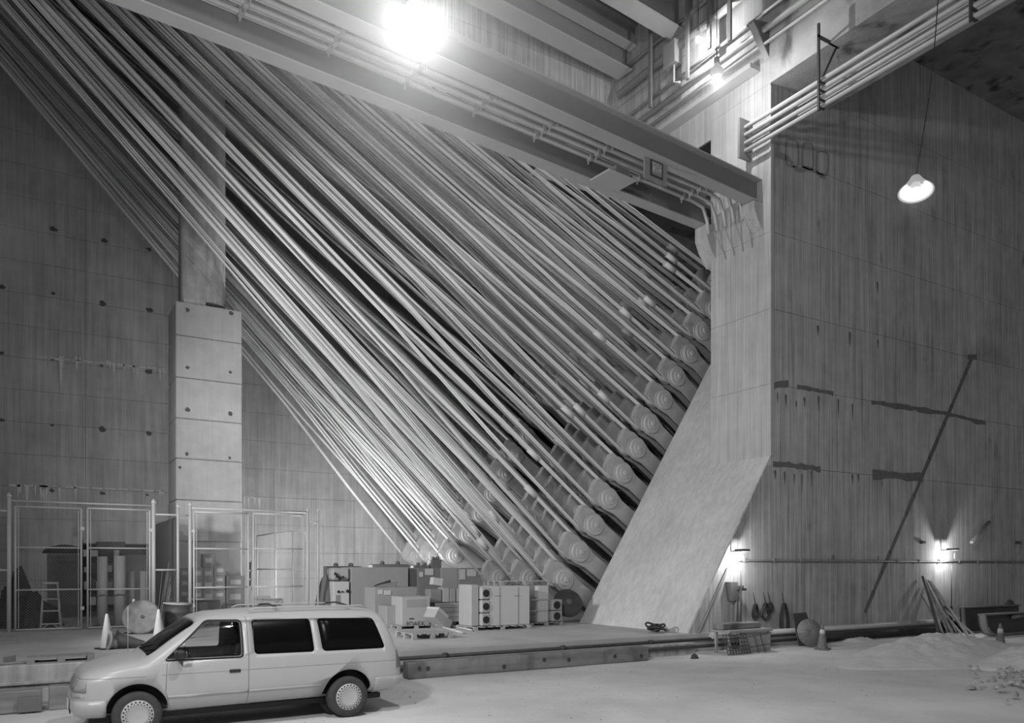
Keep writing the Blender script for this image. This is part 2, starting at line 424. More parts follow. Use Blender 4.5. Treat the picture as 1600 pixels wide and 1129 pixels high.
# lime runs from the lift joints
lm = MB()
for x_, y_, h_ in ((95,556,66),(98,556,20),(120,557,24),(124,557,14),(168,563,10),(172,564,16),(178,566,24),(194,568,12),(209,570,14),(215,570,26),(242,573,12),(250,575,26),(256,575,12),
                   (28,757,26),(31,757,14),(42,757,40),(55,757,22),(64,757,28),(68,757,34),(72,757,34),(93,758,34),(118,758,24),(250,765,14),(254,765,10),(272,394,70),(250,388,16),(276,400,24),
                   (382,775,18),(388,776,24),(398,777,14),(405,778,22)):
    p = atY(x_, y_, BY-.012); h = h_*.0255; ww = random.uniform(.04, .08)
    lm.prism([(p.x-ww, p.y, p.z), (p.x+ww, p.y, p.z), (p.x+ww*.5, p.y, p.z-h*.6), (p.x+.01, p.y, p.z-h), (p.x-ww*.4, p.y, p.z-h*.6)], (0, .02, 0))
for x0_, y0_, x1_, y1_ in ((60, 556, 262, 576), (14, 756, 262, 766), (240, 386, 286, 396), (382, 774, 410, 777)):
    a, b = atY(x0_, y0_, BY-.012), atY(x1_, y1_, BY-.012); n = 12
    for k in range(n):
        p, q = a.lerp(b, k/n), a.lerp(b, (k+.8)/n); t = random.uniform(.03, .09); lm.prism([p, q, q-Vector((0,0,t)), p-Vector((0,0,t*.7))], (0, .02, 0))
hb2 = MB()
for x_, y_ in ((83,458),(82,561),(84,358),(163,376),(160,474),(159,571),(233,389),(233,484),(233,580),(82,664),(160,670),(232,676),(3,551),(81,766),(160,770),(230,773),(3,448),(3,656)):
    p = atY(x_, y_, BY-.012); r = random.uniform(.07, .16)
    hb2.prism([(p.x+r*random.uniform(.6, 1.2)*math.cos(a_), p.y, p.z+r*.8*random.uniform(.6, 1.2)*math.sin(a_)) for a_ in [k*PI/4 for k in range(8)]], (0, .02, 0))
part('form_tie_hole', hb2, mat('wall_tie_hole', .08, .95), bw, kind='stuff')
part('lime_run', lm, mat('lime_stain', .5, .95, noise_amt=.3, scale=9), bw, kind='stuff')
# ceilings
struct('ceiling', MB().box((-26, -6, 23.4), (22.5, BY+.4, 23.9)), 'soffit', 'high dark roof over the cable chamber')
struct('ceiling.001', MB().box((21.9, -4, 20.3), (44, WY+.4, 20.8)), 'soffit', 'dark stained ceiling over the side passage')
gd = struct('trim_3', MB().box((BX, -4, 17.2), (21.9, WY+.05, 23.4)), 'under', 'deep concrete girder with a stained underside over the block corner')
struct('wall_left', MB().box((-26, -6, 0), (-25.5, BY, 23.4)), 'back', 'far concrete wall closing the chamber beyond the fence')

# pier and column
PX0, PX1, PY0, PY1 = XY(275, 30.0), XY(378, 30.0), 30.0, 31.9
pr = struct('pillar', MB().box((PX0+.05, PY0+.05, 0), (PX1-.05, PY1-.05, 11.7)), 'core', 'square concrete pier of cast lifts carrying the rounded column')
zs = [PZ] + [ZY(275, y, PY0) for y in (921, 845, 780, 715, 652, 588, 522, 469)]
for i in range(len(zs)-1):
    o = random.uniform(-.006, .006)
    part('lift', MB().bbox((PX0+o, PY0+o, zs[i]+.008), (PX1-o, PY1, zs[i+1]-.008), .03), 'pier', pr)
hb = MB()
for x, y in ((293, 484), (361, 489), (293, 574), (360, 581), (293, 640), (360, 646), (292, 709), (359, 715), (281, 730)):
    p = atY(x, y, PY0-.006); r = random.uniform(.06, .1)
    hb.prism([(p.x+r*random.uniform(.7, 1.1)*math.cos(a_), p.y, p.z+r*random.uniform(.7, 1.1)*math.sin(a_)) for a_ in [k*PI/5 for k in range(10)]], (0, .015, 0))
part('form_tie_hole', hb, mat('tie_hole', .12, .95), pr, kind='stuff')
c0, c1 = XY(287, 30.35), XY(357, 30.35)
cm = MB(); poly = [(c0, 31.6), (c0, 30.35)]
for k in range(9):
    a_ = -PI/2 + k*(PI/2)/8; rr = .62; poly.append((c1-rr+rr*math.cos(a_), 30.35+rr+rr*math.sin(a_)))
poly.append((c1, 31.6))
zt = 11.82
cm.prism([(x, y, zt+.22) for x, y in poly], (0, 0, 11.5), True)
cc = struct('pillar.001', cm, 'column', 'tall column with one rounded side standing on the pier among the cables')
part('bearing', MB().box((c0, 30.36, zs[-1]-.01), (c0+.75, 31.5, zt+.23)), 'column', cc)
part('shadow_pad', MB().box((c0+.7, 30.9, zs[-1]-.01), (c1-.02, 31.5, zt+.23)), 'dark', cc)  # dark block set back under the column, standing for its shadow

# ---------------------------------------------------------------- eyebars and cable strands
u = Vector((-math.sin(math.radians(55.8)), 0, math.cos(math.radians(55.8))))      # out of the slope, toward the cables
v = Vector((math.cos(math.radians(55.8)), 0, math.sin(math.radians(55.8))))       # up the slope
yv = Vector((0, 1, 0))
ROT = Matrix((u, yv, v)).transposed()                       # local x = u, local y = Y, local z = v
def plate_poly(y):
    pts = []
    for k in range(15):
        a_ = -PI*.62 + k*(PI*1.24)/14; pts.append((.42*math.cos(a_), y, .42*math.sin(a_)))
    pts += [(-.5, y, .30), (-1.0, y, .30), (-2.45, y, .33), (-2.45, y, -.33), (-1.0, y, -.30), (-.5, y, -.30)]
    return pts
def shoe_mb():
    m = MB()
    prof = [(.36, -.15), (.44, -.15), (.44, -.10), (.36, -.08), (.36, .08), (.44, .10), (.44, .15), (.36, .15)]
    m.lathe(prof, (.30, 0, 0), (0, 1, 0), 20, False)
    m.box((.05, -.14, -.34), (.75, .14, .34)); return m
def cap_mb():
    m = MB(); m.lathe([(.36, 0), (.36, .09), (.34, .11), (.22, .115), (.21, .15), (.10, .155), (.09, .20), (.05, .21)], (0, -.19, 0), (0, -1, 0), 24, False); return m
me_plate = MB().prism(plate_poly(-.21), (0, .05, 0)).data('plate', 'eyebar')
me_plate2 = MB().prism(plate_poly(.16), (0, .05, 0)).data('plate', 'eyebar')
me_shoe = shoe_mb().data('strand_shoe', 'shoe'); me_cap = cap_mb().data('pin_cap', 'cap')
me_cap2 = MB().lathe([(.34, 0), (.34, .1), (.2, .1), (.2, .16)], (0, .21, 0), (0, 1, 0), 16, False).data('pin_cap', 'cap')
ORD = 'lowest second third fourth fifth sixth seventh eighth ninth tenth eleventh twelfth thirteenth topmost'.split()
CO = 'first second third fourth fifth'.split()
STEP = 1.145; P00 = Vector((16.07, 0, 2.91))
me_band = {}
def strand(end, splay, name, label, group, front, dk):
    root = thing(name, label, 'cable strand', end, group)
    for sg in (1, -1):
        mb = MB()
        A = end + u*.30 + v*(.40*sg)
        S0 = splay; dirc = (S0-end).normalized()
        B = end + dirc*9.5 + v*(.085*sg)
        nw = 3
        for k in range(nw):
            off = (k-(nw-1)/2)
            yo = yv*(off*.055)
            vo = v*(random.uniform(-.02, .02)) + yv*random.uniform(-.02, .02)
            B2 = B + yv*(off*.045) + vo*1.2
            mid = A.lerp(B, .5) + yo*1.35 + v*(.06*sg) + vo
            e0 = A + yo
            C = S0 + yv*(off*.06) + v*(.05*sg)+vo
            wrap = end + u*(.30-.32) + v*(.22*sg) + yo
            mb.tube([wrap, e0, mid, B2, B2.lerp(C, .5)+vo, C], .030 if front else .028, 6, cap=False)
        part('half_strand', mb, 'strand_dark' if dk else 'strand', root)
    return root
def eyebar(end, label, group):
    root = thing('eyebar', label, 'eyebar', end, group, rot=ROT)
    for nm, me in (('plate', me_plate), ('plate', me_plate2), ('strand_shoe', me_shoe), ('pin_cap', me_cap), ('pin_cap', me_cap2)):
        link(nm, me, root)
    return root
banks = (('front', [22.42, 23.5, 24.6, 25.7, 26.8], Vector((-7.6, 24.6, 25.7)), -1, 13), ('rear', [31.9, 32.95, 34.0, 35.05, 36.1], Vector((-6.0, 34.0, 27.5)), 0, 12))
for bank, ys, sp, k0, nrow in banks:
    for c, Y in enumerate(ys):
        for k in range(nrow):
            s_ = STEP*(k0+k+(.5 if c % 2 else 0))
            if bank == 'front' and c == 0 and k0+k > 13: continue
            e = P00 + v*s_ + yv*Y
            rowname = ORD[k] if k < nrow-1 else 'topmost'
            eyebar(e, f'round headed steel eyebar, {rowname} up the slope, {CO[c]} column of the {bank} bank', f'eyebars of the {bank} bank')
            # the splay casting keeps the strands in the same order, much closer together
            q = (k-(nrow-1)/2)*.17; spk = sp + Vector((.6*q, (c-2)*.17, .8*q))
            st = strand(e, spk, 'cable_strand', f'pale wire strand looped on the {rowname} eyebar, {CO[c]} column of the {bank} bank',
                        f'cable strands of the {bank} bank', bank == 'front' and c < 2, random.random() < .15)
            if bank == 'front' and c < 4 and random.random() < .62:
                dirc = (spk-e).normalized(); dd = random.uniform(1.5, 3.0); sg = random.choice((-1, 1))
                A = e+u*.30+v*(.40*sg); B = e+dirc*9.5+v*(.085*sg)
                f0 = (dd)/9.5; p = A.lerp(B, f0)+v*(.03*sg); q2 = A.lerp(B, f0+.055)+v*(.03*sg)
                part('band', MB().tube([p, q2], .11, 8), 'band' if random.random() < .5 else 'strand', st, label='wrapping band')
# steel cross ties between the eyebars near the slope
for k in range(3, 12):
    e = P00 + v*(STEP*(k-1+.5)) + u*(-1.5)
    solo('tie_bar', MB().tube([e+yv*21.95, e+yv*27.3], .035, 6), 'steel_light',
         f'thin steel tie bar between {ORD[k-1]} and {ORD[k]} eyebars near the slope', 'tie bar', 'tie bars across the eyebars')

# ---------------------------------------------------------------- girders, pipes, sign
def zray(x, y, z): return atZ(x, y, z)
g_dir = (atZ(1190, 311, 13.68) - atZ(775, 122, 13.68)); g_dir.z = 0; g_dir.normalize()
g_n = Vector((-g_dir.y, g_dir.x, 0))
def girder(p_end, back, name, label, zb=13.66, hh=.72, fw=.42, front=0.0):
    """I girder whose bottom edge nearest the camera passes p_end"""
    e = Vector((p_end.x, p_end.y, 0)); root = thing(name, label, 'girder', (e.x, e.y, zb))
    R = Matrix(((g_dir.x, g_n.x, 0), (g_dir.y, g_n.y, 0), (0, 0, 1))).to_4x4(); X4 = T(e.x, e.y, 0) @ R
    part('bottom_flange', MB().box((-back, 0, zb), (front, fw, zb+.035), X4), 'steel_light', root)
    part('web', MB().box((-back, fw/2-.012, zb+.035), (front, fw/2+.012, zb+hh-.035), X4), 'steel', root)
    part('top_flange', MB().box((-back, 0, zb+hh-.035), (front, fw, zb+hh), X4), 'steel_light', root)
    return root, X4
ga, GA = girder(atZ(1188, 315, 13.66), 29, 'steel_girder', 'grey steel girder nearer the block corner, over the row of conduits', front=.1)
pf = atZ(1113, 355, 13.66); pf.x = min(pf.x, BX-.02)
gb, GB = girder(pf, 29, 'steel_girder', 'grey steel girder running just above the cable strands', front=.1)
gap_w = (GB.translation-GA.translation).dot(g_n)
along = (GB.translation-GA.translation).dot(g_dir)
# deck plates between the girders
w0, w1 = .3, gap_w+.12
dk = thing('deck_walkway', 'pale steel walkway plates lying between the two girders', 'walkway', (GA @ Vector((-10, 1, 14.5))))
for i in range(13):
    a_ = -i*2.2-.15; part('plate', MB().box((a_-2.18, w0, 14.52), (a_, w1, 14.55), GA), 'steel_light', dk)
# conduits
NP = 5
for i in range(NP):
    y_ = .62 + (gap_w-.75)*i/(NP-1)
    rt = thing('conduit', f'long grey conduit slung between the girders, {CO[i]} from the block corner side', 'conduit', GA @ Vector((0, y_, 14.18)), 'conduits slung between the girders')
    part('pipe', MB().tube([GA @ Vector((-28, y_, 14.18)), GA @ Vector((-.9, y_, 14.18)), GA @ Vector((-.35, y_, 14.1)), GA @ Vector((-.14, y_, 13.7)), GA @ Vector((-.05, y_, 13.3))], .055, 8), 'pipe', rt)
    part('pipe', MB().tube([GA @ Vector((-28, y_+.14, 14.2)), GA @ Vector((-.6, y_+.14, 14.2))], .025, 6), 'pipe', rt)
    cl = MB()
    for j in range(18):
        x_ = -1.3-j*2.0; cl.box((x_-.05, y_-.08, 14.10), (x_+.05, y_+.08, 14.26), GA)
        cl.box((x_-.015, y_+.05, 14.02), (x_+.015, y_+.09, 14.3), GA)
    part('clamp', cl, 'steel_light', rt, kind='stuff')
hg = thing('pipe_hanger', 'row of thin steel cross bars holding the conduits under the walkway', 'hanger', GA @ Vector((-10, 1, 14.2)))
for j in range(18):
    x_ = -1.3-j*2.0
    part('cross_bar', MB().box((x_-.02, .3, 14.26), (x_+.02, gap_w+.15, 14.285), GA), 'steel_light', hg)
# sign board and pull box
def on_plane_z(x, y, z): return atZ(x, y, z)
p0 = atD(1006, 240, 23.2)
def near_girder_pt(x, y, z): return atZ(x, y, z)
sA = atZ(1006, 276, 13.1); sB = atZ(1047, 293, 13.1)
sd = Vector((sB.x-sA.x, sB.y-sA.y, 0)); L_ = sd.length
Rg = Matrix(((g_dir.x, g_n.x, 0), (g_dir.y, g_n.y, 0), (0, 0, 1))).to_4x4()
sg_ = thing('warning_sign', 'square grey steel sign with a small lettered plate fixed below the conduits', 'sign', sA)
SM = T(sA.x, sA.y, sA.z) @ Rg
part('board', MB().bbox((0, -.02, -.02), (.92, .02, .76), .008, SM), 'mid', sg_)
part('frame', MB().box((.22, -.028, .10), (.74, -.018, .60), SM), 'dark', sg_)
part('letter_plate', MB().box((.30, -.034, .16), (.68, -.026, .52), SM), 'mid', sg_)
part('white_panel', MB().box((.32, -.038, .24), (.66, -.032, .38), SM), 'paper', sg_)
part('title_panel', MB().box((.32, -.038, .41), (.66, -.032, .49), SM), 'paper', sg_)
def text(s, size, m4, mt, parent, name='lettering'):
    cu = bpy.data.curves.new(name, 'FONT'); cu.body = s; cu.size = size; cu.extrude = .001; cu.align_x = 'CENTER'
    tmp = bpy.data.objects.new('tmp', cu); COL.objects.link(tmp)
    me = bpy.data.meshes.new_from_object(tmp.evaluated_get(bpy.context.evaluated_depsgraph_get()))
    bpy.data.objects.remove(tmp); me.materials.clear(); me.materials.append(M[mt])
    o = link(name, me, parent, M4=wm(parent).inverted() @ m4); return o
RX = Matrix.Rotation(PI/2, 4, 'X')
text('DANGER', .075, SM @ T(.49, -.042, .425) @ RX, 'dark', sg_)
text('HIGH\nVOLTAGE', .07, SM @ T(.49, -.042, .32) @ RX, 'dark', sg_)
bxm = T(*atZ(982, 281, 13.45)) @ Rg
pb = thing('junction_box', 'pale rounded plate of a pull box hanging under the conduits beside the sign', 'junction box', bxm.translation)
part('plate', MB().bbox((-.85, -.1, 0), (.25, .72, .05), .02, bxm), 'steel_light', pb)
part('body', MB().bbox((-.5, 0, .04), (.05, .5, .3), .02, bxm), 'steel', pb)
part('knockout', MB().lathe([(.06, 0), (.06, .05)], bxm @ Vector((.16, .1, .16)), g_dir, 12), 'dark', pb)
# corbels below the girder ends
cb = thing('corbel', 'small hooked concrete corbel under the girder end nearer the cables', 'corbel', (BX, 19.0, 12.5))
part('bracket', MB().prism([(BX+.1, 18.85, 13.64), (BX-.42, 18.85, 13.64), (BX-.42, 18.85, 13.2), (BX-.25, 18.85, 12.85), (BX+.02, 18.85, 12.5), (BX+.1, 18.85, 12.4)], (0, .55, 0)), 'face', cb)
cb = thing('corbel', 'concrete corbel under the girder end at the block corner', 'corbel', (BX, 16.8, 12.9))
part('bracket', MB().prism([(BX+.1, 16.9, 13.64), (BX-.38, 16.9, 13.64), (BX-.38, 16.9, 13.4), (BX-.1, 16.9, 12.9), (BX+.1, 16.9, 12.7)], (0, .5, 0)), 'face', cb)
# conduits fanning down the block face from the girder
for i in range(4):
    y_ = 17.35+i*.42
    solo('wall_conduit', MB().tube([(BX-.35, y_, 13.3), (BX-.12, y_-.02, 12.9), (BX-.045, y_-.05-.05*i, 12.4)], .022, 6), 'face',
         f'thin painted conduit running down the block face below the girders, {CO[i]} from its corner', 'conduit', 'conduits on the block face')

# pipes beside the concrete girder
pp = [atX(1168, y, 18.85) for y in (197, 209, 222, 234)]
for i, p in enumerate(pp):
    solo('ceiling_pipe', MB().tube([(18.85, 17.3, p.z), (18.85, -3, p.z)], .065, 8), 'pipe',
         f'grey pipe under the concrete girder, {CO[i]} from the top of its rack', 'pipe', 'pipes racked below the concrete girder')
for i in range(5):
    z_ = pp[-1].z-.02+.13*i
    solo('ceiling_pipe', MB().tube([(19.25, 15.6, z_+.3), (19.25, -3, z_+.3)], .04, 6), 'pipe',
         f'thin conduit behind the racked pipes under the concrete girder, {CO[i]} from the bottom', 'pipe', 'thin conduits below the concrete girder')
solo('end_plate', MB().box((18.6, 17.28, pp[-1].z-.25), (19.1, 17.36, pp[0].z+.25)), 'steel', 'narrow steel plate closing the ends of the racked pipes', 'plate')
for i, (yy) in enumerate((14.5, 10.3)):
    rt = thing('pipe_rack', 'triangular steel rack holding the pipes, ' + ('close to the block corner' if i == 0 else 'near the top edge of the picture'), 'bracket', (18.8, yy, 16.5), 'triangular racks below the concrete girder')
    part('upright', MB().box((18.7, yy-.03, pp[-1].z-.15), (18.76, yy+.03, 17.6)), 'dark', rt)
    part('arm', MB().box((18.7, yy-.03, 17.2), (19.6, yy+.03, 17.27)), 'dark', rt)
    part('brace', MB().tube([(18.75, yy, 15.9), (19.5, yy, 17.2)], .03, 6), 'dark', rt)
    for z_ in [q.z for q in pp]: part('clip', MB().box((18.72, yy-.04, z_-.07), (18.98, yy+.04, z_-.05)), 'dark', rt)
# upper pipes and ledge on the lit face
for i, (z_, r, x_) in enumerate(((18.35, .05, 19.0), (18.75, .10, 18.95), (19.35, .05, 19.05), (20.3, .14, 18.9), (21.2, .06, 19.0))):
    solo('upper_pipe', MB().tube([(x_, 23.6, z_), (x_, -3, z_)], r, 8), 'pipe' if i != 3 else 'steel_light',
         f'pipe along the lit upper face above the girder ends, {ORD[i]} of the five', 'pipe', 'pipes along the upper face')
solo('ledge_channel', MB().box((18.75, 17.0, 17.75), (19.19, 24.1, 17.9)), 'steel_light', 'narrow steel channel ledge along the bottom of the upper pipes', 'ledge')
for i, (x, y0, y1) in enumerate(((1140, -30, 64), (1108, -20, 76), (1074, 62, 124), (1016, 120, 168))):
    p = atX(x, y1, 18.7)
    solo('hanger_post', MB().box((18.66, p.y-.07, p.z), (18.74, p.y+.07, 23.38)), 'steel',
         ('flat steel hanger post crossing the upper pipes beside the round lamp', 'thin steel hanger post holding the lamp by the block', 'short steel hanger post beside the small switch box', 'short steel hanger post at the far end of the upper pipes')[i], 'post', 'hanger posts by the upper pipes')
gs = thing('gusset_bracket', 'large triangular steel gusset bracket on the concrete girder', 'bracket', (19.0, 15.9, 18))
ga0, ga1, ga2 = atY(1178, 33, 16.65), atY(1206, 97, 16.65), atY(1212, 40, 16.65)
part('web', MB().prism([ga0, ga1, ga2], (0, .05, 0)), 'grey', gs)
gq = (ga1-ga0).normalized().cross(Vector((0, 1, 0)))*.03
part('flange', MB().prism([ga0-gq, ga1-gq, ga1+gq, ga0+gq], (0, .2, 0)), 'steel_light', gs)
part('top_plate', MB().prism([ga0, ga0+Vector((0,0,.06)), ga2+Vector((.1,0,.06)), ga2+Vector((.1,0,0))], (0, .3, 0)), 'steel', gs)
swb = atX(1050, 86, 18.8)
sb = thing('switch_box', 'small grey switch box on the upper wall face under the roof beams', 'box', swb)
part('case', MB().bbox(swb-Vector((.15, .3, .4)), swb+Vector((.2, .3, .4)), .02), 'mid', sb)
part('conduit', MB().tube([swb-Vector((0, .1, .4)), swb-Vector((0, .1, 1.0)), swb-Vector((0, .4, 1.15))], .04, 8), 'pipe', sb)
# roof beams
def skew_beam(x, y, z, fw, hh, label, mt='steel_light'):
    e = atZ(x, y, z); R = Matrix(((g_dir.x, g_n.x, 0), (g_dir.y, g_n.y, 0), (0, 0, 1))).to_4x4(); X4 = T(e.x, e.y, 0) @ R
    rt = thing('roof_beam', label, 'beam', (e.x, e.y, z), 'steel roof beams over the girders')
    part('bottom_flange', MB().box((-30, 0, z), (.1, fw, z+.05), X4), mt, rt)
    part('web', MB().box((-30, fw/2-.02, z+.05), (.1, fw/2+.02, z+hh), X4), 'steel', rt)
    part('top_flange', MB().box((-30, 0, z+hh), (.1, fw, z+hh+.05), X4), 'steel', rt)
skew_beam(985, 108, 20.95, .75, 2.2, 'deep steel roof beam against the concrete header')
skew_beam(1009, 80, 21.8, .4, .8, 'shallow steel roof beam between the two deep ones')
skew_beam(1070, 47, 20.95, .7, 2.2, 'deep steel roof beam nearest the lamp by the block')
skew_beam(1120, -60, 20.95, .7, 2.2, 'deep steel roof beam over the walkway girders')
for i, x_ in enumerate((13.5, 16.6)):
    solo('cross_beam', MB().box((x_-.12, 18.5, 22.6), (x_+.12, 23.5, 22.9)), 'steel', 'short steel cross beam between roof beams, ' + ('farther from the block' if i == 0 else 'closer to the block'), 'beam', 'cross beams under the roof')

# ---------------------------------------------------------------- lamps
def bulb_lamp(name, loc, label, cordtop, r=.12, shade=False):
    rt = thing(name, label, 'lamp', loc)
    loc = Vector(loc)
    part('bulb', MB().lathe([(r*.05, -r), (r*.6, -r*.8), (r, -r*.2), (r, r*.1), (r*.7, r*.6), (r*.35, r*1.1), (r*.3, r*1.3)], loc, (0,0,1), 16), 'bulb', rt)
    part('socket', MB().lathe([(r*.35, r*1.2), (r*.42, r*1.3), (r*.42, r*2.0), (r*.2, r*2.2)], loc, (0,0,1), 12), 'steel_light', rt)
    ct = Vector(cordtop); a_ = loc+Vector((0,0,r*2.1)); pts = [a_]
    for k in range(1, 9):
        f_ = k/8; pts.append(a_.lerp(ct, f_) + Vector((0, -.0, 0)) + (ct-a_).cross(Vector((0,0,1)))*0 + Vector((.12*math.sin(f_*PI)*(1 if shade else 0), 0, 0)))
    part('cord', MB().tube(pts, .012, 5), 'plastic', rt)
    return rt
la = bulb_lamp('hanging_lamp', LA, 'glaring bare lamp hanging over the conduits between the girders', LA+Vector((0, 0, 14.5)), .12)
lb = bulb_lamp('hanging_lamp', LB, 'bright round lamp hanging before the top of the block', LB+Vector((0, 0, 6.2)), .2)
lc = bulb_lamp('hanging_lamp', LC, 'small lit lamp under the roof beams above the switch box', LC+Vector((0, 0, 3.4)), .11)
LDc = atD(1467, -20, 17.5)
ld = bulb_lamp('pendant_lamp', LD, 'lamp with a wide glowing shade hanging in front of the side wall', LDc, .11, True)
shm = MB().lathe([(.05, .26), (.1, .22), (.16, .10), (.30, -.08), (.37, -.16), (.36, -.17), (.29, -.10), (.15, .08), (.09, .2), (.04, .25)], (0,0,0), (0,0,1), 24)
shm.xform(T(*LD) @ Matrix.Rotation(.22, 4, 'Y') @ Matrix.Rotation(-.15, 4, 'X'))
part('shade', shm, mat('glowing_shade', .06, .6, emit=.33), ld)
def haze(loc, R, dens, label):  # scattering ball added around a lamp to give its glare
    m = bpy.data.materials.new('glow_haze'); m.use_nodes = True; nt = m.node_tree; N = nt.nodes; L = nt.links; N.remove(N['Principled BSDF'])
    tc = N.new('ShaderNodeTexCoord'); ln = N.new('ShaderNodeVectorMath'); ln.operation = 'LENGTH'; L.new(tc.outputs['Object'], ln.inputs[0])
    mr_ = N.new('ShaderNodeMapRange'); mr_.inputs['From Min'].default_value = 0; mr_.inputs['From Max'].default_value = R
    mr_.inputs['To Min'].default_value = 1; mr_.inputs['To Max'].default_value = 0; L.new(ln.outputs['Value'], mr_.inputs['Value'])
    pw = N.new('ShaderNodeMath'); pw.operation = 'POWER'; pw.inputs[1].default_value = 1.5; L.new(mr_.outputs[0], pw.inputs[0])
    ml = N.new('ShaderNodeMath'); ml.operation = 'MULTIPLY'; ml.inputs[1].default_value = dens; L.new(pw.outputs[0], ml.inputs[0])
    vs_ = N.new('ShaderNodeVolumeScatter'); vs_.inputs['Color'].default_value = (1, 1, 1, 1); L.new(ml.outputs[0], vs_.inputs['Density'])
    L.new(vs_.outputs[0], N['Material Output'].inputs['Volume'])
    prof = [(max(.001, R*math.sin(PI*k/12)), -R*math.cos(PI*k/12)) for k in range(13)]
    me_ = MB().lathe(prof, (0,0,0), (0,0,1), 20).data('haze', m)
    o = link('haze', me_, None, loc); return tag(o, label, 'haze', None, 'stuff')
haze(LA, 3.2, .026, 'glow haze added around the glaring lamp by the girders')
haze(LB, 2.0, .03, 'glow haze added around the round lamp before the block')
haze(LC, .8, .02, 'faint glow haze added around the small lamp under the roof beams')
haze(LD, 1.0, .03, 'faint glow haze added around the shaded lamp hanging by the side wall')
def wall_lamp(loc, label):
    loc = Vector(loc); rt = thing('wall_lamp', label, 'lamp', (loc.x, loc.y, 0))
    part('tube', MB().lathe([(.01, -.12), (.02, -.10), (.02, .10), (.01, .12)], loc, (0,0,1), 12), 'bulb', rt)
    part('housing', MB().bbox(loc+Vector((-.16, -.1, .2)), loc+Vector((.16, .2, .27)), .01), 'dark', rt)
    part('bracket', MB().box(loc+Vector((-.02, .12, .2)), Vector((loc.x+.02, WY-.02, loc.z+.23))), 'dark', rt)
    part('post', MB().tube([(loc.x, loc.y+.1, 0), (loc.x, loc.y+.1, loc.z-.35)], .02, 6), 'dark', rt)
wall_lamp(LE, 'bright work lamp on a thin post against the side wall by the lumber')
wall_lamp(LF, 'bright work lamp at the slanting foot above the meter box')

# wall pipe at joint height, and pipes along the foot
wp = [atY(1132, 880, WY-.06)]
rt = thing('wall_pipe', 'thin conduit along the side wall at lamp height, dropping beside the slanting foot', 'pipe', (20, WY-.06, 2.6))
part('pipe', MB().tube([(slx(.5)+.35, WY-.05, .5), (slx(2.4)+.3, WY-.05, 2.35), (slx(2.6)+.6, WY-.05, 2.58), (43, WY-.05, 2.6)], .035, 8), 'mid', rt)
cl = MB()
for i in range(20): cl.box((18+i*1.25, WY-.1, 2.54), (18.06+i*1.25, WY, 2.66))
part('clip', cl, 'steel', rt, kind='stuff')
solo('foot_pipe', MB().tube([(5.4, 16.42, .345), (21, 16.42, .345)], .042, 8), 'rust', 'dark pipe lying on the step right against the platform edge', 'pipe')
solo('foot_pipe', MB().tube([(5.4, 16.03, .2), (15, 16.03, .2), (21.2, 16.1, .2)], .05, 8), 'rust', 'rusty pipe along the front of the concrete step', 'pipe')
solo('foot_pipe', MB().tube([(16.5, 16.4, .42), (31, 16.4, .42)], .09, 10), 'pipe', 'thick pale pipe lying along the foot of the side wall', 'pipe')
solo('foot_pipe', MB().tube([(20.5, 16.3, .16), (31, 16.3, .16)], .11, 10), 'black', 'thick black pipe below the pale one along the side wall', 'pipe')
cpx = MB()
for x_ in (8, 11.3, 14.2): cpx.tube([(x_, 16.42, .345), (x_+.12, 16.42, .345)], .07, 8)
solo('pipe_coupling', cpx, 'dark', 'dark couplings on the pipe lying against the platform edge', 'coupling', kind='stuff')
# timber beam
tb = MB(); tb.bbox((6.75, 15.5, 0), (13.4, 15.82, .36), .02)
tbo = solo('timber_beam', tb, 'wood', 'long weathered timber beam lying on the ground beside the van tail', 'timber')
bh = MB()
for x_ in (7.0, 7.2, 9.1, 10.2, 10.9, 12.3, 13.15): bh.lathe([(.05, 0), (.05, .012)], (x_, 15.5, .18+.06*random.uniform(-1, 1)), (0, -1, 0), 10)
part('bolt', bh, 'dark', tbo)

# ---------------------------------------------------------------- van
VY0 = 12.12
VC = VY0+.915        # centre line Y
def interp(tab, x):
    if x <= tab[0][0]: return tab[0][1]
    for (a0, b0), (a1, b1) in zip(tab, tab[1:]):
        if x <= a1: return b0+(b1-b0)*(x-a0)/(a1-a0)
    return tab[-1][1]
TOPZ = [(.28,.62),(.30,.70),(.34,.79),(.40,.89),(.50,.955),(.70,1.0),(1.0,1.06),(1.26,1.10),(1.36,1.17),(1.6,1.36),(1.85,1.54),(2.05,1.655),(2.25,1.70),(2.8,1.735),(3.6,1.75),(4.4,1.735),(4.75,1.70),(4.88,1.645),(4.95,1.56),(5.03,1.36),(5.10,1.12),(5.15,.95),(5.2,.85)]
HALF = [(.28,.52),(.31,.66),(.36,.74),(.45,.81),(.6,.86),(.85,.90),(1.2,.915),(4.5,.915),(4.95,.90),(5.1,.86),(5.17,.80),(5.2,.74)]
BOTZ = [(.28,.42),(.33,.34),(.45,.29),(.8,.28),(4.6,.30),(5.0,.34),(5.2,.42)]
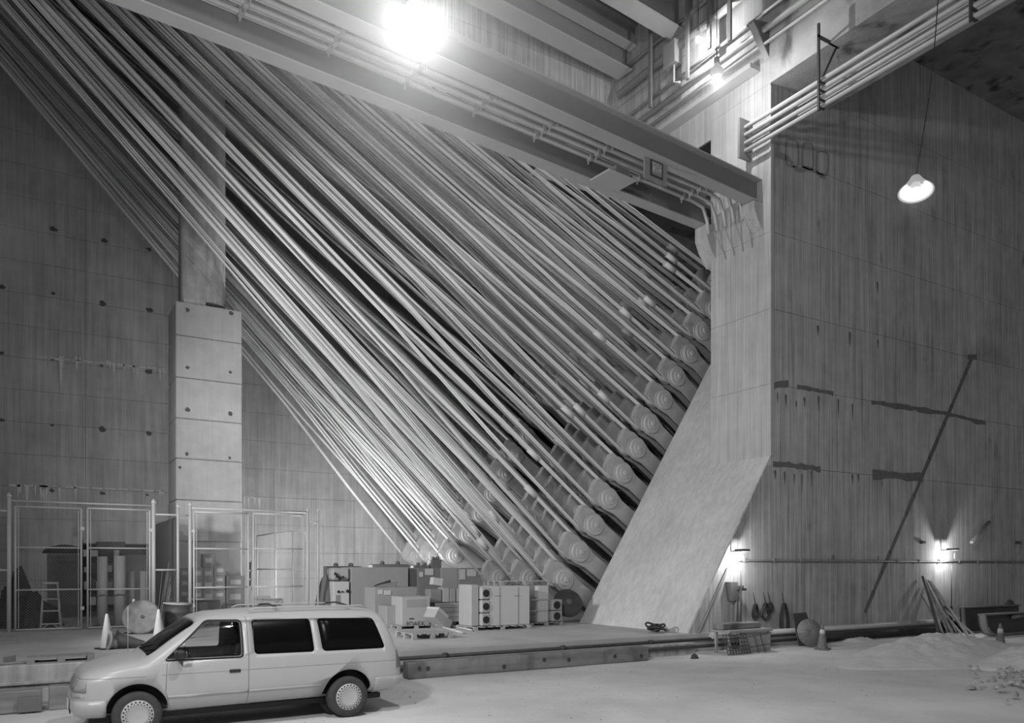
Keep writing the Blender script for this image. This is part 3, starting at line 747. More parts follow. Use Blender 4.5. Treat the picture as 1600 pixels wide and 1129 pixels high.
def van_solid(off=0.0, n=44):
    xs = [.28,.30,.34,.40,.46,.55,.7,.85,1.0,1.15,1.26,1.31,1.36,1.48,1.6,1.72,1.85,1.95,2.05,2.15,2.25,2.5,2.8,3.2,3.6,4.0,4.4,4.6,4.75,4.82,4.88,4.95,5.0,5.05,5.1,5.15,5.18,5.2]
    mb = MB(); vs = []
    xa, xb = .28, 5.2
    for x in xs:
        xn = x+.11*max(0, (1.0-x)/.72)
        xx = xn+off*(1-2*(x-xa)/(xb-xa))
        zt_, zb_, hw_ = interp(TOPZ, x)-off, interp(BOTZ, x)+off, interp(HALF, x)-off
        mz, hz = (zt_+zb_)/2, (zt_-zb_)/2
        for k in range(n):
            a_ = 2*PI*k/n; c, s = math.cos(a_), math.sin(a_); e = 2/5.0
            y = hw_*math.copysign(abs(c)**e, c); z = mz+hz*math.copysign(abs(s)**e, s)
            if z > 1.02: y *= 1-.30*(z-1.02)
            if z < .5: y *= 1-.12*(.5-z)
            y *= 1+.012*math.exp(-((z-.80)/.05)**2)
            vs.append((xx, VC+y, z))
    m = len(xs)
    fs = [(i*n+k, i*n+(k+1) % n, (i+1)*n+(k+1) % n, (i+1)*n+k) for i in range(m-1) for k in range(n)]
    mb.add(vs, fs, True); mb.f += [tuple(range(n-1, -1, -1)), tuple((m-1)*n+k for k in range(n))]; mb.sm += [False, False]
    return mb
def tmpobj(mb):
    me = mb.data('tmp', 'white'); return link('tmp', me)
def boolean(ao, bo, op):
    md = ao.modifiers.new('b', 'BOOLEAN'); md.object = bo; md.operation = op; md.solver = 'EXACT'
    dg = bpy.context.evaluated_depsgraph_get(); dg.update()
    me = bpy.data.meshes.new_from_object(ao.evaluated_get(dg)); ao.modifiers.clear(); ao.data = me
    return ao
def rm(*os_):
    for o in os_: bpy.data.objects.remove(o)
def rounded(poly, r, n=5):
    out = []; m = len(poly)
    for i in range(m):
        p0_, p1_, p2_ = Vector(poly[i-1]), Vector(poly[i]), Vector(poly[(i+1) % m])
        a_ = p1_+(p0_-p1_).normalized()*r; c_ = p1_+(p2_-p1_).normalized()*r
        for k in range(n+1):
            t = k/n; out.append(tuple(a_*(1-t)**2+p1_*2*t*(1-t)+c_*t*t))
    return out
WIN = {'front': ([(1.55, 1.085), (2.60, 1.075), (2.60, 1.575), (2.15, 1.585)], .05),
       'mid': ([(2.79, 1.085), (3.70, 1.075), (3.665, 1.585), (2.77, 1.59)], .06),
       'rear': ([(3.83, 1.075), (4.88, 1.07), (4.72, 1.56), (3.78, 1.585)], .07)}
def win_prism(poly, r, y0=None, y1=None, grow=0):
    if grow:
        c = Vector((sum(p[0] for p in poly)/4, sum(p[1] for p in poly)/4))
        poly = [tuple(Vector(p)+Vector((math.copysign(grow, p[0]-c.x), math.copysign(grow, p[1]-c.y)))) for p in poly]
    pts = rounded(poly, r)
    return MB().prism([(x, VC-1.2 if y0 is None else y0, z) for x, z in pts], (0, (2.4 if y1 is None else y1-y0), 0))
van = thing('van', 'white family minivan with tinted rear windows parked beside the kerb', 'van', (2.7, VC, 0))
shell = tmpobj(van_solid(0)); inner = tmpobj(van_solid(.035))
boolean(shell, inner, 'DIFFERENCE'); rm(inner)
for k_, (poly, r) in WIN.items():
    c_ = tmpobj(win_prism(poly, r)); boolean(shell, c_, 'DIFFERENCE'); rm(c_)
wsp = [(1.33, -.70), (1.98, -.62), (1.98, .62), (1.33, .70)]
def ws_prism(g=0): return MB().prism([(x+(-g if x < 1.5 else g), VC+y+math.copysign(g, y), 1.0) for x, y in rounded(wsp, .08)], (0, 0, 1.0))
c_ = tmpobj(ws_prism()); boolean(shell, c_, 'DIFFERENCE'); rm(c_)
WHX = (1.19, 4.25)
for x_ in WHX:
    for y0_, y1_ in ((VY0-.3, VY0+.34), (VC+.915-.34, VC+1.2)):
        c_ = tmpobj(MB().lathe([(.405, 0), (.405, y1_-y0_)], (x_, y0_, .36), (0, 1, 0), 40)); boolean(shell, c_, 'DIFFERENCE'); rm(c_)
me = shell.data; me.name = 'body'
me.transform(wm(van).inverted()); me.materials.clear(); me.materials.append(M['white'])
shell.parent = van; shell.name = 'body'
# glass panes follow the body surface
def skin(o0, o1):
    a_ = tmpobj(van_solid(o0)); b_ = tmpobj(van_solid(o1)); boolean(a_, b_, 'DIFFERENCE'); rm(b_); return a_
def piece(name, o0, o1, cutter, mt, label=None):
    a_ = skin(o0, o1); c_ = tmpobj(cutter); boolean(a_, c_, 'INTERSECT'); rm(c_)
    a_.data.transform(wm(van).inverted()); a_.data.materials.clear(); a_.data.materials.append(M[mt]); a_.name = name; a_.parent = van
    if label: a_['label'] = label
    return a_
for k_, (poly, r) in WIN.items():
    for sgn in (-1, 1):
        y0_, y1_ = (VC-1.2, VC-.3) if sgn < 0 else (VC+.3, VC+1.2)
        piece('side_window', .008, .016, win_prism(poly, r, y0_, y1_), 'glass' if k_ == 'front' else 'tint', 'clear side window' if k_ == 'front' else 'black tinted side window')
piece('windscreen', .008, .016, ws_prism(), 'glass')
# window rubber: ring of the front window
for k_ in ('front',):
    poly, r = WIN[k_]
    a_ = skin(-.004, .02); c_ = tmpobj(win_prism(poly, r+.02, VC-1.2, VC-.3, .03)); boolean(a_, c_, 'INTERSECT'); rm(c_)
    c_ = tmpobj(win_prism(poly, r, grow=-.004)); boolean(a_, c_, 'DIFFERENCE'); rm(c_)
    a_.data.transform(wm(van).inverted()); a_.data.materials.clear(); a_.data.materials.append(M['black']); a_.name = 'window_seal'; a_.parent = van
# seams, side moulding
def strip(name, pts, ww, mt, o0=-.002, o1=.01):
    mbs = MB()
    for (x0_, z0_), (x1_, z1_) in zip(pts, pts[1:]):
        d_ = Vector((x1_-x0_, z1_-z0_)).normalized(); nn = Vector((-d_.y, d_.x))*ww
        mbs.prism([(x0_-nn.x, VC-1.2, z0_-nn.y), (x1_-nn.x, VC-1.2, z1_-nn.y), (x1_+nn.x, VC-1.2, z1_+nn.y), (x0_+nn.x, VC-1.2, z0_+nn.y)], (0, .8, 0))
    return piece(name, o0, o1, mbs, mt)
seam = mat('panel_gap', .22, .8); M['seam'] = seam
strip('door_gap', [(1.57, 1.02), (1.55, .62)], .004, 'seam'); strip('door_gap', [(1.555, .615), (1.62, .34)], .004, 'seam')
strip('door_gap', [(2.70, 1.64), (2.695, .35)], .005, 'seam')
strip('door_gap', [(1.7, 1.12), (2.16, 1.645)], .003, 'seam') if False else None
strip('side_moulding', [(1.58, .545), (2.685, .545)], .018, 'trimw', -.012, .01)
strip('side_moulding', [(2.71, .545), (3.80, .545)], .018, 'trimw', -.012, .01)
strip('body_crease', [(1.5, .865), (5.05, .865)], .003, 'seam', -.001, .01)
piece('bumper', -.015, .02, MB().box((.1, VC-1.2, .3), (.80, VC+1.2, .56)), 'white', 'white front bumper')
piece('bumper', -.02, .02, MB().box((4.70, VC-1.2, .33), (5.4, VC+1.2, .60)), 'white', 'white rear bumper')
piece('head_lamp', -.006, .02, MB().box((.2, VC-1.2, .70), (.56, VC-.42, .84)), 'lens', 'clear head lamp')
piece('head_lamp', -.006, .02, MB().box((.2, VC+.42, .70), (.50, VC+1.2, .84)), 'lens', 'clear head lamp')
piece('turn_lamp', -.004, .02, MB().box((.2, VC-1.2, .60), (.54, VC-.35, .665)), 'lens', 'clear turn lamp strip')
piece('lamp_trim', -.003, .012, MB().box((.2, VC-1.2, .675), (.56, VC-.3, .69)), 'seam')
piece('grille', -.004, .02, MB().box((.2, VC-.36, .66), (.5, VC+.36, .84)), 'seam')
piece('tail_lamp', -.006, .02, MB().box((5.07, VC-1.2, .74), (5.3, VC-.68, 1.02)), 'tail', 'dark ribbed tail lamp')
piece('bonnet_gap', -.001, .01, MB().box((.44, VC-1.2, .855), (1.30, VC-.3, .862)), 'seam')
# number plate and bumper slot
part('number_plate', MB().box((.345, VC-.45, .42), (.36, VC-.15, .54)), 'paper', van)
part('air_slot', MB().box((.37, VC-.5, .36), (.385, VC+.4, .40)), 'black', van)
# wheels
def wheel(x_):
    wh = thing('wheel', None, None, (x_, VY0+.11, .325)); wh.parent = van; wh.matrix_basis = T(x_-2.7, VY0+.11-VC, .325)
    part('tyre', MB().lathe([(.20, -.10), (.24, -.112), (.30, -.105), (.322, -.075), (.325, -.03), (.325, .03), (.322, .075), (.30, .105), (.2, .10)], (0,0,0), (0,1,0), 40), 'tyre', wh, local=True)
    part('hubcap', MB().lathe([(.212, -.095), (.212, -.108), (.203, -.118), (.12, -.128), (.11, -.122), (.03, -.125)], (0,0,0), (0,1,0), 36, True), 'hub', wh, local=True)
    vh = MB()
    for ring, (rr, n_k, sz) in enumerate(((.183, 22, .019), (.155, 22, .012), (.137, 22, .007))):
        for k in range(n_k):
            a_ = 2*PI*(k+.5*(ring % 2))/n_k; yy = -.1195-.0015*ring-(.003 if ring else .0)-.002
            c = Vector((rr*math.cos(a_), yy, rr*math.sin(a_))); rd = Vector((math.cos(a_), 0, math.sin(a_))); tg = Vector((-math.sin(a_), 0, math.cos(a_)))
            vh.prism([c-rd*sz, c+tg*sz*.8, c+rd*sz, c-tg*sz*.8], (0, .004, 0))
    part('vent_hole', vh, 'black', wh, local=True)
    return wh
w_a = wheel(WHX[0]); w_b = wheel(WHX[1])
for x_ in WHX:
    part('wheel_far', MB().lathe([(.2, -.1), (.30, -.105), (.325, -.07), (.325, .07), (.3, .1), (.2, .1)], (x_, VC+.80, .325), (0,1,0), 28), 'tyre', van)
    part('wheel_well', MB().lathe([(.40, 0), (.40, .02)], (x_, VY0+.36, .36), (0, 1, 0), 24), 'black', van)
part('axle', MB().box((.6, VC-.6, .22), (4.9, VC+.6, .30)), 'black', van, label='dark underbody')
# handle, mirror, rails, wiper, aerial
part('door_handle', MB().bbox((2.42, VY0-.012, .835), (2.58, VY0+.03, .885), .008), 'plastic', van)
mr = part('mirror', MB().bbox((1.66, VY0-.17, 1.09), (1.80, VY0+.04, 1.21), .03), 'plastic', van, label='black wing mirror')
part('mirror_glass', MB().lathe([(.045, 0), (.045, .006)], (1.81, VY0-.08, 1.15), (1, 0, 0), 16), 'lens', mr)
for y_ in (VC-.60, VC+.60):
    part('roof_rail', MB().tube([(2.75, y_, 1.725), (2.85, y_, 1.765), (4.55, y_, 1.765), (4.65, y_, 1.72)], .012, 6), 'galv', van)
for x_ in (3.2, 4.35):
    part('roof_bar', MB().tube([(x_, VC-.6, 1.765), (x_, VC, 1.80), (x_, VC+.6, 1.765)], .014, 6), 'dark', van)
part('wiper', MB().tube([(1.34, VC-.1, 1.17), (1.42, VC-.55, 1.25)], .01, 5), 'black', van)
part('wiper', MB().tube([(1.34, VC+.5, 1.17), (1.45, VC-.05, 1.27)], .01, 5), 'black', van)
ap = atY(219, 1007, VC+.55)
part('aerial', MB().tube([(1.2, VC+.6, 1.07), (1.2, VC+.6, 1.78)], .006, 5), 'galv', van)
# inside
sn = 0
for y_ in (VC-.42, VC+.42):
    st_ = part('front_seat', MB().bbox((2.15, y_-.25, .45), (2.7, y_+.25, .72), .08), 'fabric', van)
    sm_ = MB().bbox((-.07, y_-.25, 0), (.07, y_+.25, .55), .06); sm_.xform(T(2.62, 0, .66) @ Matrix.Rotation(.22, 4, 'Y'))
    part('backrest', sm_, 'fabric', st_)
    sm_ = MB().bbox((-.05, y_-.13, 0), (.05, y_+.13, .2), .04); sm_.xform(T(2.75, 0, 1.22) @ Matrix.Rotation(.1, 4, 'Y'))
    part('headrest', sm_, 'fabric', st_)
part('dashboard', MB().bbox((1.35, VC-.75, .75), (1.75, VC+.75, 1.06), .06), 'dash', van)
ring = [Vector((1.95, VC-.42, 1.02)) + Vector((-.35*.19*math.sin(a_), .19*math.cos(a_), .19*math.sin(a_)*.94)) for a_ in [k*PI/10 for k in range(21)]]
part('steering_wheel', MB().tube(ring, .014, 6), 'plastic', van)

# ---------------------------------------------------------------- fence and gates
FYY = 27.1
def fx(x): return XY(x, FYY)
def tubev(x, z0, z1, r, y=FYY): return MB().tube([(x, y, z0), (x, y, z1)], r, 8)
def chain(x0, x1, z0, z1, y, pitch=.085, r=.0028, along='X'):
    mb = MB(); W_, H_ = x1-x0, z1-z0; n = int((W_+H_)/pitch)
    for sgn in (1, -1):
        for i in range(n):
            s_ = i*pitch
            if sgn > 0: a0 = (max(0, s_-H_), min(H_, s_)); a1 = (min(W_, s_), max(0, s_-W_))
            else: a0 = (max(0, s_-H_), H_-min(H_, s_)); a1 = (min(W_, s_), H_-max(0, s_-W_))
            if along == 'X': p = (x0+a0[0], y+sgn*.003, z0+a0[1]); q = (x0+a1[0], y+sgn*.003, z0+a1[1])
            else: p = (y+sgn*.003, x0+a0[0], z0+a0[1]); q = (y+sgn*.003, x0+a1[0], z0+a1[1])
            if (Vector(p)-Vector(q)).length > .02: mb.tube([p, q], r, 3, cap=False, smooth=False)
    return mb
fn = thing('chain_link_fence', 'tall galvanised chain link fence frame with terminal posts across the platform', 'fence', (fx(240), FYY, PZ))
zt1 = ZY(20, 782, FYY); ztr = ZY(400, 797, FYY)
for x, r, zz in ((14, .06, zt1+.1), (240, .06, zt1+.08), (278, .04, ztr), (297, .05, ztr+.06), (481, .05, ztr+.02), (497, .04, ztr+.02), (-30, .04, 4.1)):
    p_ = part('post', tubev(fx(x), PZ, zz, r), 'galv', fn)
    part('post_cap', MB().lathe([(r*1.2, 0), (r*1.2, .05), (r*.6, .12), (.005, .14)], (fx(x), FYY, zz), (0,0,1), 10), 'galv', p_)
for a_, b_, zz in ((14, 240, zt1), (297, 481, ztr), (240, 297, 4.05), (481, 497, 3.95), (-30, 14, 4.02), (240, 278, 2.3), (-30, 14, 2.3)):
    part('rail', MB().tube([(fx(a_), FYY, zz), (fx(b_), FYY, zz)], .03, 8), 'galv', fn)
part('chain_link', chain(fx(240)+.06, fx(297), PZ+.05, 4.05, FYY), 'wire', fn, kind='stuff')
part('chain_link', chain(fx(-30), fx(14), PZ+.05, 4.0, FYY), 'wire', fn, kind='stuff')
part('chain_link', chain(fx(481), fx(497), PZ+.05, 3.95, FYY), 'wire', fn, kind='stuff')
def gate(xa, xb, ztop, zm, label, y=FYY):
    X0, X1 = fx(xa), fx(xb); g = thing('gate_leaf', label, 'gate', (X0, y, PZ), 'chain link gate leaves'); zb_ = PZ+.06
    part('frame', MB().tube([(X0, y, zb_), (X0, y, ztop)], .03, 8).tube([(X1, y, zb_), (X1, y, ztop)], .03, 8).tube([(X0, y, zb_), (X1, y, zb_)], .025, 8).tube([(X0, y, ztop), (X1, y, ztop)], .03, 8), 'galv', g)
    for z_ in zm: part('rail', MB().tube([(X0, y, z_), (X1, y, z_)], .025, 8), 'galv', g)
    part('tension_bar', MB().box((X0+.07, y-.01, zb_+.05), (X0+.085, y+.01, ztop-.05)).box((X1-.085, y-.01, zb_+.05), (X1-.07, y+.01, ztop-.05)), 'galv', g)
    part('chain_link', chain(X0+.08, X1-.08, zb_+.03, ztop-.03, y), 'wire', g, kind='stuff')
    part('hinge', MB().box((X0-.08 if xa in (25, 303) else X1-.03, y-.03, 1.1), (X0+.03 if xa in (25, 303) else X1+.08, y+.03, 1.2)).box((X0-.08 if xa in (25, 303) else X1-.03, y-.03, 3.5), (X0+.03 if xa in (25, 303) else X1+.08, y+.03, 3.6)), 'galv', g)
gate(24, 127, ZY(60, 792, FYY), (ZY(60, 855, FYY), ZY(60, 921, FYY)), 'gate leaf of chain link in front of the stepladder')
gate(137, 234, ZY(180, 795, FYY), (ZY(180, 856, FYY), ZY(180, 920, FYY)), 'gate leaf of chain link in front of the tall tubes')
gate(303, 388, ZY(350, 801, FYY), (ZY(350, 857, FYY), ZY(350, 917, FYY)), 'gate leaf of chain link in front of the stacked boxes')
gate(396, 474, ZY(430, 803, FYY), (ZY(430, 857, FYY), ZY(430, 916, FYY)), 'gate leaf of chain link in front of the bare bay')
# side fence running back from the last gate post
sf = thing('side_fence', 'chain link side fence running back from the fence corner to the wall', 'fence', (fx(478), FYY+.2, PZ))
xs_ = fx(476)
for Y_ in (28.6, 31.0, 34.0): part('post', MB().tube([(xs_, Y_, PZ), (xs_, Y_, 3.7)], .03, 8), 'galv', sf)
for z_ in (3.7, 2.3): part('rail', MB().tube([(xs_, FYY+.15, z_), (xs_, 34, z_)], .028, 8), 'galv', sf)
part('chain_link', chain(FYY+.2, 34.0, PZ+.05, 3.7, xs_, along='Y', pitch=.1), 'wire', sf, kind='stuff')
# partition board behind the fence
solo('partition_board', MB().box((3.80, FYY+.15, PZ), (3.85, 32.6, 4.0)), 'grey', 'tall grey partition board running back from the fence beside the pier', 'board')

# ---------------------------------------------------------------- clutter behind the fence
def cbox(name, label, cat, x0, x1, y0, y1, Y, depth, mt='card', group=None, zb=None, sticker=None, tape=True, rot=0, lid=None):
    """carton whose front spans photo columns x0..x1 and rows y0(top)..y1(bottom) on the plane Y"""
    xm = (x0+x1)/2; X0, X1 = XY(x0, Y), XY(x1, Y); z1 = ZY(xm, y0, Y); z0 = ZY(xm, y1, Y) if zb is None else zb
    c = Vector(((X0+X1)/2, Y+depth/2, z0)); hx = (X1-X0)/2; hh = z1-z0
    rt = thing(name, label, cat, c, group, rot=Matrix.Rotation(rot, 3, 'Z'))
    part('body', MB().bbox((-hx, -depth/2, 0), (hx, depth/2, hh), .012), mt, rt, local=True)
    if tape:
        part('lid_flap', MB().box((-hx*.98, -depth/2*.98, hh), (hx*.98, -.004, hh+.006)).box((-hx*.98, .004, hh), (hx*.98, depth/2*.98, hh+.006)), mt, rt, local=True)
    if sticker:
        sx, sz, sw, sh = sticker
        part('label_sticker', MB().box((-hx+2*hx*sx, -depth/2-.004, hh*sz), (-hx+2*hx*(sx+sw), -depth/2+.002, hh*(sz+sh))), 'paper', rt, local=True)
    return rt
def column(x0, x1, ys, Y, depth, where, mt='card', st=(.2, .35, .6, .35)):
    zprev = PZ; n = len(ys)
    for i, y in enumerate(ys):
        xm = (x0+x1)/2; z1 = ZY(xm, y, Y)
        nm = ['bottom', 'second', 'third', 'fourth', 'fifth', 'sixth'][i] if i < n-1 else 'topmost'
        cbox('carton', f'brown labelled carton, {nm} in the {where}', 'box', x0+random.uniform(-.5, .5), x1+random.uniform(-.5, .5), y, 0, Y+random.uniform(-.03, .03), depth, mt, 'cartons stacked before the pier', zb=zprev, sticker=st, tape=False)
        zprev = z1
column(281, 296, [952, 936, 919, 903, 887], 28.9, .5, 'stack beside the fence post')
column(303, 317, [953, 938, 921, 905, 886], 28.9, .5, 'stack behind the gate frame')
column(317, 334, [953, 940, 922, 905, 886, 865], 28.9, .5, 'tallest carton stack before the pier')
column(335, 352, [951, 937, 921, 912, 899, 883], 28.9, .5, 'third stack from the pier edge')
column(354, 382, [945, 920, 899], 28.9, .6, 'wide pair at the pier edge')
# loose boards and papers on boxes beyond the van roof
cbox('low_crate', 'low dark crate under the loose white sheets behind the fence', 'crate', 300, 345, 938, 968, 28.0, .6, 'dark', tape=False, zb=PZ)
solo('plank_lid', MB().bbox((XY(292, 27.9), 27.8, ZY(300, 937, 28)), (XY(330, 27.9), 28.3, ZY(300, 937, 28)+.05), .01), 'woodl', 'pale plank lying on the low dark crate behind the fence', 'plank')
rt = cbox('low_crate', 'low grey crate behind the fence below the loose sheets', 'crate', 385, 440, 944, 968, 28.2, .7, 'grey', zb=PZ, tape=False)
for i, (x, y, a_) in enumerate(((412, 938, .3), (428, 940, -.2), (403, 941, .6))):
    p = atY(x, y, 28.4)
    m_ = T(*p) @ rz(a_) @ Matrix.Rotation(.9-.3*i, 4, 'X')
    solo('cardboard_sheet', MB().box((-.33, -.2, 0), (.33, .2, .012), m_), 'paper', ('largest', 'creased', 'smallest')[i]+' loose white sheet on the grey crate behind the fence', 'sheet', 'loose white sheets')
# pale upright rack at the pier edge
rk = thing('upright_rack', 'narrow pale rack of upright slats between the gate leaves', 'rack', (XY(391, 29), 29, PZ))
for x in (387, 394): part('upright', MB().box((XY(x, 29)-.03, 29, PZ), (XY(x, 29)+.03, 29.06, ZY(x, 874, 29))), 'galv', rk)
for y in (878, 892, 906, 920): part('rung', MB().box((XY(387, 29), 29, ZY(390, y, 29)), (XY(394, 29), 29.05, ZY(390, y, 29)+.05)), 'galv', rk)
part('back_panel', MB().box((XY(388, 29.1), 29.1, ZY(390, 915, 29)), (XY(393, 29.1), 29.13, ZY(390, 876, 29))), 'dark', rk)
# big dark cabinet panel and shelf
cbox('steel_cabinet', 'large flat grey cabinet behind the stepladder', 'cabinet', 74, 126, 865, 0, 34.0, 1.0, 'grey', zb=PZ, tape=False)
solo('tarpaulin', MB().lathe([(.75, 0), (.7, .12), (.5, .25), (.2, .32), (.02, .34)], (XY(101, 34.6), 34.7, ZY(100, 864, 34.5)), (0,0,1), 14).xform(Matrix.Identity(4)), 'tarp', 'dark bundled tarpaulin lying on the grey cabinet', 'tarpaulin')
sh = thing('tool_shelf', 'dark steel shelving with white boxes behind the tall tubes', 'shelf', (XY(165, 34), 34, PZ))
sx0, sx1 = XY(128, 34), XY(232, 34)
for x in (sx0, sx1):
    for y in (34.0, 34.8): part('upright', MB().box((x-.03, y-.03, PZ), (x+.03, y+.03, 3.3)), 'dark', sh)
for z_ in (.9, 1.5, 2.15, 2.75, 3.25): part('shelf_board', MB().box((sx0, 34, z_), (sx1, 34.8, z_+.04)), 'dark', sh)
part('back_panel', MB().box((sx0, 34.82, PZ), (sx1, 34.86, 3.3)), 'dark', sh)
for i, (xa, xb, z_, h_) in enumerate(((130, 141, 3.29, .18), (130, 139, 2.79, .26), (142, 153, 2.79, .24), (156, 163, 2.19, .22), (168, 175, 2.19, .26), (131, 138, 2.19, .2), (168, 176, 1.54, .28), (150, 158, 1.54, .3), (178, 186, 2.79, .25), (168, 178, .94, .3), (140, 150, .94, .3), (131, 138, 1.54, .3))):
    cbox('storage_box', f'small pale box on the tool shelf, {ORD[i]} as one reads the shelves from the top'[:110], 'box', xa, xb, 0, 0, 34.05, .4, 'cardw' if i % 2 == 0 else 'card', 'boxes on the tool shelf', zb=z_, tape=False) if False else None
    X0, X1 = XY(xa, 34.1), XY(xb, 34.1)
    lvl = {3.29: 'top', 2.79: 'second', 2.19: 'third', 1.54: 'fourth', .94: 'lowest'}[z_]
    place = 'before the dark gap' if xa < 142 else 'beside the first tall tube' if xa < 165 else 'between the tall tubes' if xa < 178 else 'past the second tube'
    solo('storage_box', MB().bbox((X0, 34.05, z_), (X1, 34.5, z_+h_), .01), 'paper' if i % 3 else 'cardl', f'small pale box on the {lvl} shelf of the dark shelving, {place}', 'box', 'boxes on the dark shelving')
cbox('steel_cabinet', 'lower grey cabinet at the end of the dark shelving', 'cabinet', 193, 228, 866, 0, 33.2, .7, 'grey', zb=PZ, tape=False)
# concrete form tubes
def form_tube(xp, ytop, Y, r, label, z0=PZ):
    x_ = XY(xp, Y); zt_ = ZY(xp, ytop, Y); rt = thing('form_tube', label, 'tube', (x_, Y, z0), 'tall round tubes inside the gate')
    part('shaft', MB().lathe([(r, .06), (r, zt_-z0), (r-.03, zt_-z0), (r-.03, zt_-z0-.1)], (0,0,0), (0,0,1), 20), 'steel_light', rt, local=True)
    part('base_plate', MB().lathe([(r*1.5, 0), (r*1.5, .05), (r*1.1, .06)], (0,0,0), (0,0,1), 16), 'dark', rt, local=True)
form_tube(160, 869, 27.8, .15, 'first tall pale tube standing inside the gate')
form_tube(187, 868, 27.8, .17, 'second and stoutest tall pale tube inside the gate')
form_tube(205, 892, 28.6, .12, 'shorter pale tube behind the leaning round plate')
form_tube(224, 892, 28.6, .13, 'shorter pale tube nearest the fence post')
solo('beam_bundle', MB().bbox((XY(150, 28.2), 28.2, 3.02), (XY(196, 28.2), 28.5, 3.2), .02), 'dark', 'dark beam lying across the tops of the two tall tubes', 'beam')
# stepladder
ld0 = thing('stepladder', 'pale aluminium stepladder standing inside the first gate leaf', 'ladder', (XY(82, 27.6), 27.6, PZ))
Yl = 27.7
def lp(x, y): return atY(x, y, Yl)
bz = PZ
A0, A1 = Vector((XY(63, Yl), Yl, bz)), Vector((XY(96, Yl), Yl, bz)); T0, T1 = lp(68, 911), lp(90, 911)
T0.y = T1.y = Yl+.28
part('rail', MB().tube([A0, T0], .028, 6), 'white', ld0); part('rail', MB().tube([A1, T1], .028, 6), 'white', ld0)
for f_ in (.12, .40, .66): part('step', MB().box(A0.lerp(T0, f_)-Vector((0, .05, .02)), A1.lerp(T1, f_)+Vector((0, .05, .02))), 'white', ld0)
part('top_cap', MB().bbox(T0-Vector((.03, .06, .03)), T1+Vector((.03, .1, .04)), .01), 'white', ld0)
part('brace', MB().tube([A0.lerp(T0, .12)+Vector((.22, 0, 0)), A0], .018, 5).tube([A1.lerp(T1, .12)-Vector((.22, 0, 0)), A1], .018, 5), 'white', ld0)
part('back_leg', MB().tube([A0+Vector((.04, .75, 0)), T0], .02, 6), 'galv', ld0); part('back_leg', MB().tube([A1+Vector((-.04, .75, 0)), T1], .02, 6), 'galv', ld0)
# dark heap behind the gate
def lump(cx, cy, z0, rx, ry, h, seed, nn=20, mm=8, rough=.25):
    mb = MB(); vs = []
    for j in range(mm+1):
        f_ = j/mm
        for k in range(nn):
            a_ = 2*PI*k/nn; rr = (1-f_**1.6)
            q = Vector((math.cos(a_)*rr*2+seed, math.sin(a_)*rr*2, f_*2)); nz_ = 1+rough*noise.noise(q*1.6)+rough*.4*noise.noise(q*5)
            vs.append((cx+rx*rr*math.cos(a_)*nz_, cy+ry*rr*math.sin(a_)*nz_, z0+h*f_*nz_ if j else z0))
    fs = [(j*nn+k, j*nn+(k+1) % nn, (j+1)*nn+(k+1) % nn, (j+1)*nn+k) for j in range(mm) for k in range(nn)]
    mb.add(vs, fs, True); return mb
solo('tarpaulin', lump(XY(45, 29), 29.3, PZ, 1.0, .8, 1.15, 3), 'tarp', 'crumpled dark tarpaulin heaped behind the stepladder', 'tarpaulin')
solo('tarpaulin', lump(XY(28, 30), 30.2, PZ, .7, .8, 1.9, 9), 'tarp', 'tall dark covered heap at the edge of the gate opening', 'tarpaulin')
# leaning steel rods
for i in range(9):
    xb = XY(243+i*2.2, 28.2); a_ = atY(243+i*2.4+random.uniform(-2, 2), 0, 28.2)
    top = atY(256+i*2.3+random.uniform(-4, 4), 876+random.uniform(0, 28), 28.7)
    solo('steel_rod', MB().tube([(xb, 27.9+.05*i, PZ), top], .012, 5), 'pipe', f'thin steel rod in the bundle leaning beside the pier, {ORD[i] if i else "first"} from the fence post', 'rod', 'thin rods leaning beside the pier')
# leaning round plate
rp = thing('round_plate', 'large round grey plate leaning against the tubes behind the cones', 'plate', (XY(220, 25), 25, PZ))
cpt = atY(221, 963, 24.6); R_ = .50
part('disc', MB().lathe([(R_, 0), (R_, .04), (R_*.9, .05)], (cpt.x, 24.6, PZ+R_*.95), Vector((-.25, -1, .35)), 28), mat('dirty_plate', .2, .7, noise_amt=.6, scale=5, dark=.05), rp)
part('bolt', MB().lathe([(.05, 0), (.05, .06)], (cpt.x+.02, 24.56, PZ+R_*.95), Vector((-.25, -1, .35)), 10), 'dark', rp)
# dark drum
dr = thing('oil_drum', 'black steel drum with an open lid standing before the fence', 'drum', (XY(279, 25.6), 25.6, PZ))
dx = XY(279, 25.6); dh = ZY(279, 943, 25.6)-PZ
part('barrel', MB().lathe([(.40, 0), (.41, .02), (.40, .04), (.40, dh*.33), (.42, dh*.35), (.40, dh*.37), (.40, dh*.66), (.42, dh*.68), (.40, dh*.7), (.40, dh-.02), (.42, dh), (.37, dh), (.37, dh-.1)], (dx, 25.6, PZ), (0,0,1), 28), 'dark', dr)
part('lid', MB().lathe([(.42, 0), (.42, .02), (.1, .03)], (dx-.02, 25.6, PZ+dh+.005), Vector((.05, -.05, 1)), 24), 'galv', dr)
